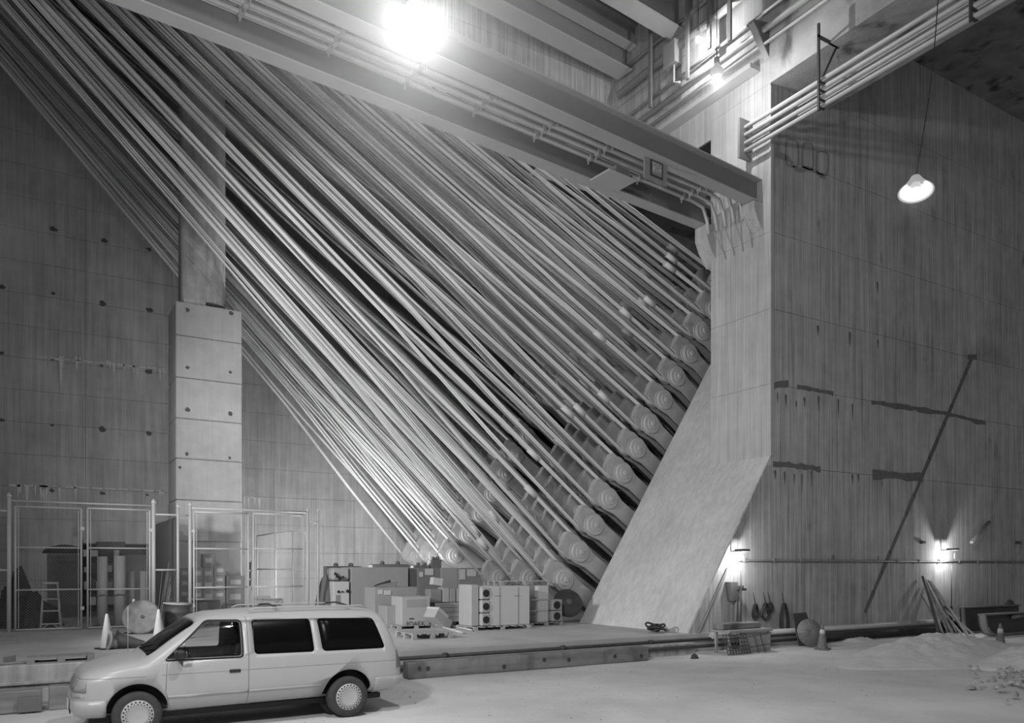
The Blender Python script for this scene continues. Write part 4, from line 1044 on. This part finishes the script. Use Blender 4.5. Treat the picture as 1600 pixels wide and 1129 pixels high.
# cones
def cone(name, label, x, ytop, ybase, z0=PZ, mt='cone', r0=.19, lean=0.0, grp=None, stripe=False, w0=None):
    p = atZ(x, ybase, z0+.02); d = (p-C0).dot(Vector((FX, FY, 0))); h = (ybase-ytop)/F*d
    rt = thing(name, label, 'traffic cone', (p.x, p.y, z0), grp)
    m_ = Matrix.Rotation(lean, 4, 'Y')
    part('base', MB().bbox((-.2, -.2, 0), (.2, .2, .03), .01).xform(rz(.4)), 'plastic' if mt == 'cone' else mt, rt, local=True)
    part('shell', MB().lathe([(.155, .025), (.15, .05), (.035, h-.03), (.02, h), (.012, h)], (0,0,0), (0,0,1), 20).xform(m_), mt, rt, local=True)
    if stripe: part('collar', MB().lathe([(.155-.12*.62+.005, h*.62), (.155-.12*.80+.005, h*.80)], (0,0,0), (0,0,1), 20).xform(m_), 'paper', rt, local=True)
    return rt
cone('traffic_cone', 'pale traffic cone on a black base nearest the pallet', 167, 957, 1012)
cone('traffic_cone', 'slim pale traffic cone before the leaning round plate', 209, 934, 988)
cone('traffic_cone', 'wide pale traffic cone beside the black drum', 248, 950, 1000)
# overturned cones
for i, (x, y, a_, mt_) in enumerate(((204, 1012, -.25, 'dark'), (192, 1013, .3, 'mid'))):
    p = atZ(x, y, PZ)
    rt = thing('fallen_cone', ('dark overturned cone pointing at the van windscreen', 'dusty overturned cone with its mouth to the pale cone')[i], 'traffic cone', (p.x, p.y, PZ+.2), 'overturned cones behind the bonnet')
    part('shell', MB().lathe([(.21, 0), (.19, .03), (.17, .1), (.08, .6), (.04, .75)], (-.3, 0, 0), (1, a_, -.2), 20), mt_, rt, local=True)
    part('base', MB().lathe([(.24, -.03), (.24, 0), (.16, 0), (.16, -.03)], (-.3, 0, 0), (1, a_, -.2), 16), mt_, rt, local=True)

# ---------------------------------------------------------------- kerb-side pallet and timbers at the left
def pallet(label, X0, X1, Y0, Y1, z0, mt='woodl', h=.14, grp=None, nslat=7):
    rt = thing('wooden_pallet', label, 'pallet', ((X0+X1)/2, (Y0+Y1)/2, z0), grp)
    for k in range(3):
        yy = Y0+(Y1-Y0-.09)*k/2
        for j in range(3):
            xx = X0+(X1-X0-.12)*j/2; part('block', MB().box((xx, yy, z0+.02), (xx+.12, yy+.09, z0+h-.022)), mt, rt)
        part('bottom_board', MB().box((X0, yy, z0), (X1, yy+.09, z0+.02)), mt, rt)
    for k in range(nslat):
        xx = X0+(X1-X0-.12)*k/(nslat-1); part('slat', MB().box((xx, Y0, z0+h-.022), (xx+.12, Y1, z0+h)), mt, rt)
    return rt
pallet('weathered pallet lying on the kerb ahead of the van', XY(42, 16.3), XY(147, 16.3), 16.1, 16.5, .70, 'wood', h=.12, nslat=9)
sc = thing('scrap_angle', 'bent steel angle scrap lying on the kerb beside the pallet', 'scrap', (XY(15, 16.3), 16.4, .7))
part('flange', MB().box((-.25, -.02, 0), (.25, .02, .02), T(XY(8, 16.3), 16.3, .71) @ rz(.8)), 'mid', sc)
part('flange', MB().box((-.2, -.02, 0), (.2, .02, .12), T(XY(13, 16.3), 16.4, .71) @ rz(1.1)), 'mid', sc)
part('flange', MB().box((-.3, -.03, 0), (.3, .03, .03), T(XY(30, 16.3), 16.3, .71) @ rz(.2)), 'mid', sc)
solo('timber_block', MB().bbox((XY(-40, 15.6), 15.25, 0), (XY(66, 15.3), 15.6, .36), .015), 'wood', 'squared old timber on the ground running out of the picture', 'timber')
solo('timber_block', MB().bbox((XY(76, 15.3), 15.25, 0), (XY(124, 15.3)+1.2, 15.55, .40), .015), 'wood', 'squared timber with cracked end ahead of the van nose', 'timber')
solo('timber_block', MB().bbox((XY(27, 15.0), 15.12, .02), (XY(66, 15.0), 15.2, .26), .01), 'grey', 'short dark board leaning on the old timber by the kerb', 'board')

# ---------------------------------------------------------------- stores in the middle of the platform
G = 'big crates in the row below the cables'
cbox('shipping_crate', 'widest pale shipping crate in the row before the back wall', 'crate', 549, 638, 886, 0, 27.0, 1.2, 'cardl', G, zb=PZ)
cbox('shipping_crate', 'narrow grey crate between the widest crate and the one with papers', 'crate', 640, 652, 888, 0, 27.3, 1.0, 'steel', G, zb=PZ)
rt = cbox('shipping_crate', 'grey crate with torn papers on its upper front', 'crate', 653, 689, 887, 0, 27.2, 1.0, 'steel', G, zb=PZ)
part('paper_slip', MB().box((XY(664, 27.18), 27.17, ZY(670, 898, 27.2)), (XY(677, 27.18), 27.19, ZY(670, 888, 27.2))).box((XY(655, 27.18), 27.17, ZY(660, 901, 27.2)), (XY(661, 27.18), 27.19, ZY(660, 893, 27.2))), 'paper', rt)
cbox('shipping_crate', 'plain pale crate behind the small white carton', 'crate', 690, 715, 887, 0, 27.1, 1.0, 'cardl', G, zb=PZ)
rt = cbox('shipping_crate', 'darker crate bearing two white sheets side by side', 'crate', 717, 756, 887, 0, 27.0, 1.0, 'mid', G, zb=PZ)
part('paper_slip', MB().box((XY(718, 26.98), 26.97, ZY(720, 905, 27)), (XY(727, 26.98), 26.99, ZY(720, 889, 27))).box((XY(730, 26.98), 26.97, ZY(735, 900, 27)), (XY(744, 26.98), 26.99, ZY(735, 889, 27))), 'paper', rt)
# wrapped load with sloping end
rt = thing('wrapped_load', 'pale wrapped load with a sloping shoulder beside the crate with two sheets', 'load', (XY(768, 26.9), 26.9, PZ))
zt_ = ZY(765, 887, 26.9)
part('wrap', MB().prism([(XY(757, 26.9), 26.9, PZ), (XY(785, 26.9), 26.9, PZ), (XY(785, 26.9), 26.9, ZY(785, 910, 26.9)), (XY(778, 26.9), 26.9, ZY(780, 895, 26.9)), (XY(770, 26.9), 26.9, zt_-.03), (XY(757, 26.9), 26.9, zt_)], (0, 1.0, 0)), 'steel_light', rt)
part('paper_slip', MB().box((XY(759, 26.88), 26.87, ZY(760, 895, 26.9)), (XY(765, 26.88), 26.89, ZY(760, 889, 26.9))), 'paper', rt)
# dark pieces on top behind
for i, (xa, xb, ya, yb) in enumerate(((510, 566, 882, 888), (582, 640, 879, 888), (648, 672, 881, 888), (674, 690, 872, 888))):
    Y_ = 28.6
    rt = thing('stored_casting', ('long low', 'lumpy', 'short', 'square')[i]+' dark casting standing behind the crates against the wall', 'casting', (XY((xa+xb)/2, Y_), Y_, PZ), 'dark castings behind the crates')
    part('body', MB().bbox((XY(xa, Y_), Y_, PZ), (XY(xb, Y_), Y_+.4, ZY((xa+xb)/2, ya+2, Y_)), .03), 'grey', rt)
    for k in range(2):
        xk = xa+(xb-xa)*(.3+.42*k); part('lug', MB().lathe([(.09, 0), (.09, .07), (.05, .12)], (XY(xk, Y_), Y_+.15, ZY(xk, ya+2, Y_)), (0,0,1), 12), 'grey', rt)
solo('covered_machine', lump(XY(511, 27.4), 27.6, PZ, .42, .4, 1.75, 4, rough=.1), 'grey', 'dark rounded covered machine beside the fence corner', 'machine')
rt = thing('pump_unit', 'white pump unit with black knobs between the covered machine and widest crate', 'machine', (XY(534, 27), 27, PZ))
part('cabinet', MB().bbox((XY(521, 27), 27, PZ), (XY(546, 27), 27.7, ZY(533, 908, 27)), .02), 'paper', rt)
part('head', MB().bbox((XY(520, 27), 27.05, ZY(533, 906, 27)), (XY(547, 27), 27.7, ZY(533, 887, 27)), .06), 'cardw', rt)
for x, y, r in ((527, 900, .06), (531, 903, .07), (524, 896, .05), (536, 901, .04), (529, 924, .05), (535, 924, .03), (543, 923, .06)):
    p = atY(x, y, 26.98); part('knob', MB().lathe([(r, 0), (r*.9, .05)], p, (0, -1, 0), 10), 'black', rt)
part('panel', MB().box((XY(525, 26.98), 26.985, ZY(530, 944, 27)), (XY(532, 26.98), 27.0, ZY(530, 929, 27))), 'mid', rt)

# cardboard boxes in front
rt = cbox('open_carton', 'large open torn cardboard carton with flaps up', 'box', 585, 652, 917, 0, 23.9, .9, 'cardl', None, zb=PZ, tape=False)
fl = MB(); a0 = atY(587, 916, 23.95); a1 = atY(618, 917, 23.95)
fl.prism([a0, a1, a1+Vector((.25, .35, .18)), a0+Vector((.3, .3, .05))], (0, 0, .012)); part('flap', fl, 'card', rt)
fl = MB(); fl.prism([a0+Vector((0, .2, 0)), a1+Vector((.1, .6, .05)), a1+Vector((.15, .8, .22)), a0+Vector((.2, .4, .06))], (0, 0, .012)); part('flap', fl, 'dark', rt)
part('label_sticker', MB().box((XY(591, 23.88), 23.88, ZY(593, 928, 23.9)), (XY(598, 23.88), 23.9, ZY(593, 921, 23.9))).box((XY(600, 23.88), 23.88, ZY(605, 929, 23.9)), (XY(611, 23.88), 23.9, ZY(605, 922, 23.9))), 'paper', rt)
part('torn_seam', MB().box((XY(600, 23.88), 23.885, ZY(605, 945, 23.9)), (XY(624, 23.88), 23.9, ZY(605, 944, 23.9))), 'card', rt)
cbox('carton', 'low cardboard carton behind the pallet beside the van tail', 'box', 604, 631, 946, 977, 22.9, .7, 'cardl', zb=PZ)
rt = cbox('lettered_carton', 'big pale carton with faint black lettering on its front', 'box', 628, 672, 932, 0, 22.4, .85, 'cardw', zb=PZ+.1)
part('panel_print', MB().box((XY(636, 22.38), 22.393, ZY(650, 948, 22.4)), (XY(667, 22.38), 22.4, ZY(650, 936, 22.4))), 'cardl', rt)
part('black_mark', MB().box((XY(640, 22.38), 22.39, ZY(644, 967, 22.4)), (XY(647, 22.38), 22.4, ZY(644, 965.3, 22.4))), 'black', rt)
text('FOAEX', .19, T(XY(649, 22.38), 22.385, ZY(650, 977, 22.4)) @ RX, 'dark', rt)
pallet('low pallet underneath the lettered carton', XY(622, 22.3), XY(680, 22.3), 22.3, 23.4, PZ-.02, h=.12)
pallet('flat weathered pallet lying in front of the lettered carton', XY(645, 18.75), XY(708, 18.75), 18.75, 19.9, PZ, h=.17, nslat=9)
# tilted small boxes
p = atZ(668, 985, PZ)
rt = thing('tilted_carton', 'white carton tipped on edge beside the lettered one', 'box', p)
m_ = T(p.x+.52, p.y+.5, PZ+.16) @ rz(.3) @ Matrix.Rotation(.62, 4, 'Y')
part('body', MB().bbox((-.38, -.25, 0), (.36, .25, .30), .01, m_), 'cardw', rt)
part('lid', MB().bbox((-.40, -.27, .28), (.1, .27, .36), .01, m_), 'paper', rt)
p = atZ(696, 983, PZ)
rt = thing('tilted_carton', 'small open white carton lying beyond the tipped one', 'box', p)
m_ = T(p.x+.1, p.y+.5, PZ+.06) @ rz(-.3) @ Matrix.Rotation(.25, 4, 'Y')
part('body', MB().bbox((-.2, -.2, 0), (.25, .2, .26), .01, m_), 'cardw', rt)
part('mouth', MB().box((-.17, -.206, .03), (.2, -.19, .2), m_), 'dark', rt)
# timber crate bench receding, with small cartons on it
rt = thing('long_crate', 'long low plank crate between the tipped carton and white cabinet', 'crate', (XY(705, 22.8), 22.8, PZ))
X0, X1 = XY(672, 23.2), XY(748, 22.2); zt_ = ZY(700, 941, 22.8)
for k in range(4):
    z0_ = PZ+.12+(zt_-PZ-.12)*k/4; part('plank', MB().box((X0, 22.8, z0_+.005), (X1, 22.84, z0_+(zt_-PZ-.12)/4-.005)), 'woodl', rt)
part('box', MB().box((X0+.01, 22.84, PZ+.12), (X1-.01, 23.7, zt_-.01)), 'wood', rt)
for x_ in (X0, (X0+X1)/2, X1-.3): part('skid', MB().box((x_, 22.85, PZ), (x_+.15, 23.6, PZ+.12)), 'dark', rt)
for i, (xa, xb, ya) in enumerate(((672, 690, 920), (692, 702, 918), (703, 712, 919), (714, 731, 919))):
    cbox('carton', ('dark mouthed', 'pale narrow', 'pale creased', 'pale wide')[i]+' carton standing on the long plank crate', 'box', xa, xb, ya, 0, 23.1, .4, ('mid', 'cardw', 'cardl', 'cardw')[i], 'cartons on the long plank crate', zb=zt_, tape=i > 0)
p = atY(681, 914, 23.2)
rt = thing('white_carton', 'small bright white carton perched above the long plank crate', 'box', (p.x, 23.2, p.z))
part('body', MB().bbox((-.18, -.12, 0), (.18, .12, .24), .01).xform(Matrix.Rotation(.15, 4, 'Y')), 'paper', rt, local=True)
# white cabinets with round ports
def port_block(name, label, x0, xs, x1, ytop, Y, depth, ports, pr_r=.11, base=PZ+.12):
    rt = thing(name, label, 'cabinet', (XY((x0+x1)/2, Y), Y, base)); X0, Xs, X1 = XY(x0, Y), XY(xs, Y), XY(x1, Y); zt_ = ZY(xs, ytop, Y)
    part('case', MB().bbox((Xs, Y, base), (X1, Y+depth, zt_), .02), 'paper', rt)
    n = len(ports); hh_ = (zt_-base)/n
    for k in range(n):
        part('port_panel', MB().bbox((X0, Y-.02, base+hh_*k+.01), (Xs-.01, Y+depth*.9, base+hh_*(k+1)-.01), .03), 'cardw', rt)
        part('port', MB().lathe([(pr_r, 0), (pr_r, .012)], ((X0+Xs)/2, Y-.022, base+hh_*(k+.5)), (0, -1, 0), 18), 'black', rt)
    return rt
wc = port_block('white_cabinet', 'large white cabinet with three round black ports on a pallet', 752, 766, 828, 916, 20.6, 1.0, (1, 1, 1))
part('strap', MB().box((XY(781, 20.58), 20.59, PZ+.12), (XY(781, 20.58)+.015, 20.61, ZY(780, 917, 20.6))).box((XY(810, 20.58), 20.59, PZ+.12), (XY(810, 20.58)+.015, 20.61, ZY(810, 917, 20.6))), 'steel', wc)
part('bracket', MB().box((XY(774, 20.58), 20.59, ZY(780, 931, 20.6)), (XY(783, 20.58), 20.61, ZY(780, 930, 20.6))).box((XY(804, 20.58), 20.59, ZY(808, 931, 20.6)), (XY(813, 20.58), 20.61, ZY(808, 930, 20.6))), 'mid', wc)
part('side_panel', MB().bbox((XY(738, 20.6), 20.7, PZ+.12), (XY(751, 20.6), 21.5, ZY(745, 913, 20.7)), .03), 'cardw', wc)
pallet('pallet under the large white cabinet', XY(740, 20.5), XY(829, 20.5), 20.45, 21.6, PZ-.01, h=.13, nslat=8)
rt = thing('white_cabinet', 'white strapped cabinet beside the larger one, under a pallet', 'cabinet', (XY(843, 21.3), 21.3, PZ))
zt_ = ZY(845, 915, 21.3)
part('case', MB().bbox((XY(830, 21.3), 21.5, PZ+.12), (XY(842, 21.3), 22.2, zt_), .01), 'mid', rt)
part('door', MB().bbox((XY(841, 21.3), 21.3, PZ+.12), (XY(857, 21.3), 22.2, zt_), .01), 'paper', rt)
for y in (937, 954): part('strap', MB().box((XY(829, 21.25), 21.27, ZY(845, y, 21.3)), (XY(858, 21.25), 21.29, ZY(845, y, 21.3)+.03)), 'cardw', rt)
port_block('port_unit', 'short white unit with two round black ports at the end of the cabinets', 862, 877.5, 878, 936, 21.2, .5, (1, 1), .13)
pallet('pallet lying on top of the strapped white cabinet', XY(783, 21.6), XY(862, 21.6), 21.6, 22.5, zt_+.002, h=.16)
pallet('pallet under the strapped white cabinet', XY(829, 21.2), XY(880, 21.2), 21.2, 22.3, PZ-.01, h=.12)
# pipes on the floor
for i, (xa, ya, xb, yb) in enumerate(((672, 974, 722, 988), (681, 972, 737, 984), (690, 978, 700, 962))):
    a_, b_ = atZ(xa, ya, PZ+.04), atZ(xb, yb, PZ+.04)
    solo('loose_pipe', MB().tube([a_, b_], .035, 8), 'pipe', ('pale loose pipe on the platform nearer the flat pallet', 'pale loose pipe on the platform closer to the white cabinet', 'short loose pipe beside the tipped carton')[i], 'pipe', 'loose pipes on the platform')
# leaning dark disc by the eyebars
dd_ = thing('dark_disc', 'large dark oval ended tank head leaning below the lowest eyebar', 'disc', (14.2, 21.6, PZ))
cdc = atY(887, 942, 21.75)
dax = Vector((-.35, -1, .45)).normalized()
part('dish', MB().lathe([(.50, 0), (.50, .03), (.46, .08), (.32, .13), (.16, .16), (.02, .17)], cdc, dax, 30), 'dark', dd_)
part('hub', MB().lathe([(.10, .15), (.10, .18), (.04, .19)], cdc, dax, 16), 'grey', dd_)
# black hose heap
hp = Vector((15.25, atX(1025, 970, 15.25).y, PZ))
hm = MB()
for k in range(7):
    r1 = .16+.06*random.random(); ph = random.random()*6; tl = random.uniform(-.7, .7); tz = random.uniform(-.5, .5)
    pts = [hp+Vector((random.uniform(-.02, .02)+r1*math.cos(a_+ph), .05*k-.15+r1*.8*math.sin(a_+ph), .16+r1*.8*(math.sin(a_)*tl+math.cos(a_)*tz))) for a_ in [j*PI/8 for j in range(17)]]
    hm.tube(pts, .028, 6)
solo('hose_coil', hm, 'rag', 'tangled black hose lying at the foot of the slope', 'hose')
# small rock on the ground
p = atZ(1085, 1028, 0)
solo('stone', lump(p.x, p.y, 0, .12, .1, .13, 5, 12, 5), 'dark', 'small dark stone on the ground before the step', 'stone')

# ---------------------------------------------------------------- things along the side wall
mbx = thing('meter_box', 'grey meter box with a valve on the side wall', 'box', atY(1150, 925, WY-.2))
a_ = atY(1141, 909, WY-.22); b_ = atY(1153, 938, WY-.22)
part('case', MB().prism([(a_.x, WY-.22, a_.z), (b_.x, WY-.22, a_.z), (b_.x, WY-.22, b_.z+.05), (b_.x-.06, WY-.22, b_.z), (a_.x+.1, WY-.22, b_.z)], (0, .2, 0)), 'grey', mbx)
part('plate', MB().box((b_.x, WY-.15, b_.z+.1), (b_.x+.16, WY-.05, a_.z)), 'cardw', mbx)
part('valve', MB().tube([(b_.x-.05, WY-.2, a_.z-.22), (b_.x+.35, WY-.2, a_.z-.22)], .035, 8).tube([(b_.x+.08, WY-.2, a_.z-.22), (b_.x+.08, WY-.2, a_.z-.10)], .03, 8).tube([(b_.x+.22, WY-.2, a_.z-.22), (b_.x+.22, WY-.2, a_.z-.10)], .03, 8), 'dark', mbx)
part('pipe', MB().tube([(b_.x+.02, WY-.12, b_.z), (b_.x+.02, WY-.12, .6)], .03, 8).tube([(b_.x+.16, WY-.12, a_.z-.3), (b_.x+.16, WY-.12, .6)], .025, 8), 'mid', mbx)
for i, (x, y0, y1, wpx) in enumerate(((1180, 943, 969, 5.5), (1196, 942, 971, 7), (1203, 941, 962, 5), (1225, 942, 992, 8))):
    top = atY(x, y0, WY-.08); bot = atY(x, y1, WY-.08); hm = MB(); rw = wpx*.034
    for k in range(4):
        ww = rw*random.uniform(.7, 1.05); zb_ = bot.z+random.uniform(0, .15)
        pts = [Vector((top.x+ww*math.sin(q)*(.35+.65*(1-math.cos(q))/2)+.01*k, WY-.05-.02*k, top.z+(zb_-top.z)*(1-math.cos(q))/2)) for q in [j*PI/10 for j in range(21)]]
        hm.tube(pts, .013, 5)
    rt = solo('cable_coil', hm, 'rag', ('narrow coil of cable hung nearest the meter box', 'wide coil of cable hung second from the meter box', 'thin coil of cable overlapping the wide one', 'longest coil of cable hanging beside the dark board')[i], 'cable coil', 'coils hung on the side wall')
    part('hook', MB().tube([(top.x, WY+.01, top.z+.35), (top.x, WY-.08, top.z+.02)], .012, 5), 'dark', rt)
# work table with mesh
tb_ = thing('work_bench', 'low pale work bench against the step below the meter box', 'bench', (XY(1172, 15.6), 15.6, 0))
x0_, x1_ = XY(1140, 15.4), XY(1208, 15.4); zt_ = ZY(1172, 983, 15.4)
part('top', MB().bbox((x0_, 15.4, zt_-.08), (x1_, 16.05, zt_), .01), 'woodl', tb_)
part('plank', MB().bbox((x0_-.05, 15.6, zt_), (x1_-.25, 16.0, zt_+.17), .02), 'wood', tb_)
for x in (x0_+.05, x1_-.12):
    for y in (15.45, 15.95): part('leg', MB().box((x, y, 0), (x+.07, y+.07, zt_-.08)), 'woodl', tb_)
part('side_board', MB().box((x0_+.55, 15.52, .02), (x1_-.1, 15.55, zt_-.1)), 'woodl', tb_)
gm = thing('wire_grate', 'dark square wire grate leaning on the work bench', 'grate', (XY(1160, 15.2), 15.2, 0))
gx0, gx1 = XY(1137, 15.2), XY(1172, 15.2)
g1 = MB()
for k in range(9): x = gx0+(gx1-gx0)*k/8; g1.tube([(x, 15.18, .02), (x, 15.38, zt_-.08)], .012, 5)
part('bar', g1, 'dark', gm, kind='stuff'); g1 = MB()
for k in range(6): z = .04+(zt_-.16)*k/5; g1.tube([(gx0, 15.18+.2*k/5, z), (gx1, 15.18+.2*k/5, z)], .012, 5)
part('cross_bar', g1, 'dark', gm, kind='stuff')
gm2 = thing('wire_grate', 'thin open wire frame beside the square grate under the bench', 'grate', (XY(1185, 15.3), 15.3, 0))
g1 = MB()
for x in (1181, 1191): X_ = XY(x, 15.3); g1.tube([(X_, 15.2, .02), (X_-.04, 15.36, zt_-.1)], .012, 5)
for z in (.2, .5): g1.tube([(XY(1172, 15.25), 15.3, z-.03), (XY(1208, 15.25), 15.3, z+.04)], .012, 5)
part('bar', g1, 'dark', gm2)
# dark board, round fan disc
xa_, xb_ = XY(1238, 16.2), XY(1262, 16.2)
solo('dark_board', MB().prism([(xa_, 15.95, .02), (xb_+.1, 15.95, .02), (xb_, 16.25, ZY(1250, 957, 16.2)), (xa_+.1, 16.25, ZY(1250, 958, 16.2))], (0, .04, 0)), 'dark', 'dark square board leaning on the pale wall pipe', 'board')
fd = thing('ribbed_disc', 'round ribbed grey cover leaning beside the dark board', 'cover', (XY(1263, 15.7), 15.7, 0))
cdc = Vector((XY(1263, 15.7), 15.65, .42)); ax_ = Vector((-.35, -1, .3)).normalized(); a1_ = ax_.orthogonal().normalized(); b1_ = ax_.cross(a1_)
part('disc', MB().lathe([(.42, 0), (.42, .03), (.1, .09), (.02, .1)], cdc, ax_, 28), 'steel', fd)
rb = MB()
for k in range(16):
    q = 2*PI*k/16; d_ = a1_*math.cos(q)+b1_*math.sin(q); rb.tube([cdc+ax_*.1+d_*.06, cdc+ax_*.04+d_*.40], .008, 4)
part('rib', rb, 'mid', fd, kind='stuff')
cone('traffic_cone', 'dirty striped traffic cone beside the ribbed cover', 1285, 974, 1013, 0, 'coned', stripe=True)
cone('traffic_cone', 'scuffed dark traffic cone between the two sand heaps', 1563, 972, 1013, 0, 'coned', stripe=True)
# leaning lumber
LB_ = [(1474, 1007, 1438, 900, 'dark'), (1480, 1008, 1440, 918, 'pipe'), (1486, 1008, 1442, 905, 'wood'), (1492, 1006, 1441, 912, 'mid'), (1497, 1007, 1446, 906, 'wood'), (1503, 1006, 1444, 925, 'pipe'), (1509, 1006, 1449, 908, 'woodl'), (1518, 1002, 1438, 922, 'pipe'), (1470, 1006, 1436, 930, 'grey')]
for i, (xb, yb, xt, yt, mt_) in enumerate(LB_):
    b_ = Vector((XY(xb-6*(1-i/9), 15.35), 15.35-.02*i, .03)); t_ = atY(xt+4, yt, WY-.10-.03*(i % 3)); m_ = b_.lerp(t_, .55)+Vector((0, -.05, -.06))
    dv = t_-b_
    mb = MB().tube([b_, m_, t_], .035+.02*(i % 3 == 0), 4 if i % 2 == 0 else 6, smooth=False)
    solo('leaning_board', mb, mt_, f'narrow board leaning on the side wall, {ORD[i]} in the bundle behind the sand'.replace('lowest', 'first'), 'board', 'boards leaning behind the sand heap')
# curved steel plates
def curved_plate(x0, x1, ytop, Y, depth, label, r_in, lean):
    X0, X1 = XY(x0, Y), XY(x1, Y); zt_ = ZY(x0, ytop, Y); pts_o = []; pts_i = []
    for k in range(9):
        a_ = k/8*PI/2; pts_o.append((X0+r_in*(1-math.cos(a_)), 0, zt_-(zt_-.04)*math.sin(a_)))
    poly = [(x, Y, z) for x, _, z in pts_o] + [(X1, Y, .04), (X1, Y, zt_+.03)]
    rt = thing('steel_segment', label, 'steel plate', ((X0+X1)/2, Y, 0), 'large steel segments by the side wall')
    part('plate', MB().prism(poly, (0, .06, 0)), 'dark', rt)
    part('edge_flange', MB().prism([(x, Y-depth, z) for x, _, z in pts_o] + [(x+.10, Y-depth, z+(.0 if i_ < 4 else .07)) for i_, (x, _, z) in reversed(list(enumerate(pts_o)))], (0, depth, 0)), 'mid', rt)
    part('top_flange', MB().box((X0, Y-depth, zt_-.02), (X1, Y+.06, zt_+.03)), 'steel', rt)
    part('bottom_flange', MB().box((X0+r_in, Y-depth, .02), (X1, Y+.06, .08)), 'steel', rt)
    return rt
curved_plate(1502, 1592, 949, 15.9, .08, 'flat dark steel segment standing against the side wall', .25, 0)
s2 = curved_plate(1530, 1640, 960, 14.9, .2, 'dark steel segment with a curved pale edge before the other one', .55, 0)
part('stub_pipe', MB().tube([(XY(1586, 14.7), 14.75, .62), (XY(1600, 14.7)+.2, 14.8, .66)], .07, 10), 'steel', s2)
solo('rag_bundle', lump(XY(1578, 15.93), 15.93, ZY(1502, 949, 15.9)+.025, .3, .1, .22, 8), 'dark', 'dark rag bundle on top of the flat steel segment', 'bundle')
solo('bin', MB().bbox((XY(1477, 16.2), 16.1, 0), (XY(1485, 16.2), 16.35, 1.0), .02), 'dark', 'narrow dark bin behind the leaning boards', 'bin')
# stub pipe and anchors on the wall
a_ = atY(1518, 847, WY-.5); b_ = atY(1546, 815, WY-.02)
solo('stay_pipe', MB().tube([a_, b_], .06, 8), 'mid', 'short slanting pipe stub sticking out of the side wall', 'pipe')
for i, (x, y) in enumerate(((1442, 847), (1591, 847))):
    p = atY(x, y, WY-.06); solo('wall_anchor_bolt', MB().bbox(p-Vector((.11, .06, .05)), p+Vector((.11, .08, .05)), .03), 'dark', ('small dark anchor block on the wall above the leaning boards', 'small dark anchor block on the wall at the picture edge')[i], 'anchor')

# ---------------------------------------------------------------- sand heaps and rubble
def heap(cx, cy, rx, ry, h, seed, label, n=110):
    mb = MB(); vs = []; rings = 40
    for j in range(rings+1):
        f_ = j/rings
        for k in range(n):
            q = 2*PI*k/n; e_ = 1+.28*noise.noise(Vector((math.cos(q)*1.2+seed, math.sin(q)*1.2, 0)))
            x, y = cx+rx*f_*e_*math.cos(q), cy+ry*f_*e_*math.sin(q)
            z = h*max(0, 1-f_**1.25)**.95 * (1+.12*noise.noise(Vector((x*1.3, y*1.3, seed))))
            z += (1-f_**3)*(.08*noise.noise(Vector((x*2.2, y*2.2, seed)))+.05*noise.noise(Vector((x*7, y*7, seed))))+.018*noise.noise(Vector((x*14, y*14, 1)))
            vs.append((x, y, z-.03 if j == rings else z))
    fs = [(j*n+k, j*n+(k+1) % n, (j+1)*n+(k+1) % n, (j+1)*n+k) for j in range(rings) for k in range(n)]
    mb.add(vs, fs, True)
    return solo('sand_heap', mb, 'sand', label, 'sand heap', kind='stuff')
c_ = atZ(1465, 1028, 0)
heap(c_.x, c_.y, 3.7, 1.9, .66, 2, 'broad pale sand heap in front of the side wall')
c_ = atZ(1640, 1040, 0)
heap(c_.x, c_.y, 2.0, 1.6, .55, 7, 'second sand heap running out of the picture beside the scuffed cone')
c_ = atZ(1335, 1000, 0)
heap(c_.x, c_.y, .9, .35, .12, 4, 'tiny sand ridge by the pale wall pipe', 24)
rbm = MB()
for i in range(70):
    p = atZ(random.gauss(1575, 32), random.gauss(1062, 16), 0); r = random.uniform(.02, .09)
    q = lump(p.x, p.y, random.uniform(.0, .12), r*1.3, r, r*1.1, i, 7, 3); rbm.add(q.v, q.f)
solo('rubble', rbm, 'kerb', 'broken rubble and clods scattered over the sand by the scuffed cone', 'rubble', kind='stuff')
pbm = MB()
for i in range(500):
    X = random.uniform(1, 24); Y = random.uniform(9, 15.6); r = random.uniform(.006, .02)
    pbm.add([(X-r, Y, 0), (X, Y-r, 0), (X+r, Y, 0), (X, Y+r, 0), (X, Y, r*1.1)], [(0, 1, 4), (1, 2, 4), (2, 3, 4), (3, 0, 4)])
solo('gravel', pbm, 'kerb', 'loose gravel specks scattered over the ground', 'gravel', kind='stuff')
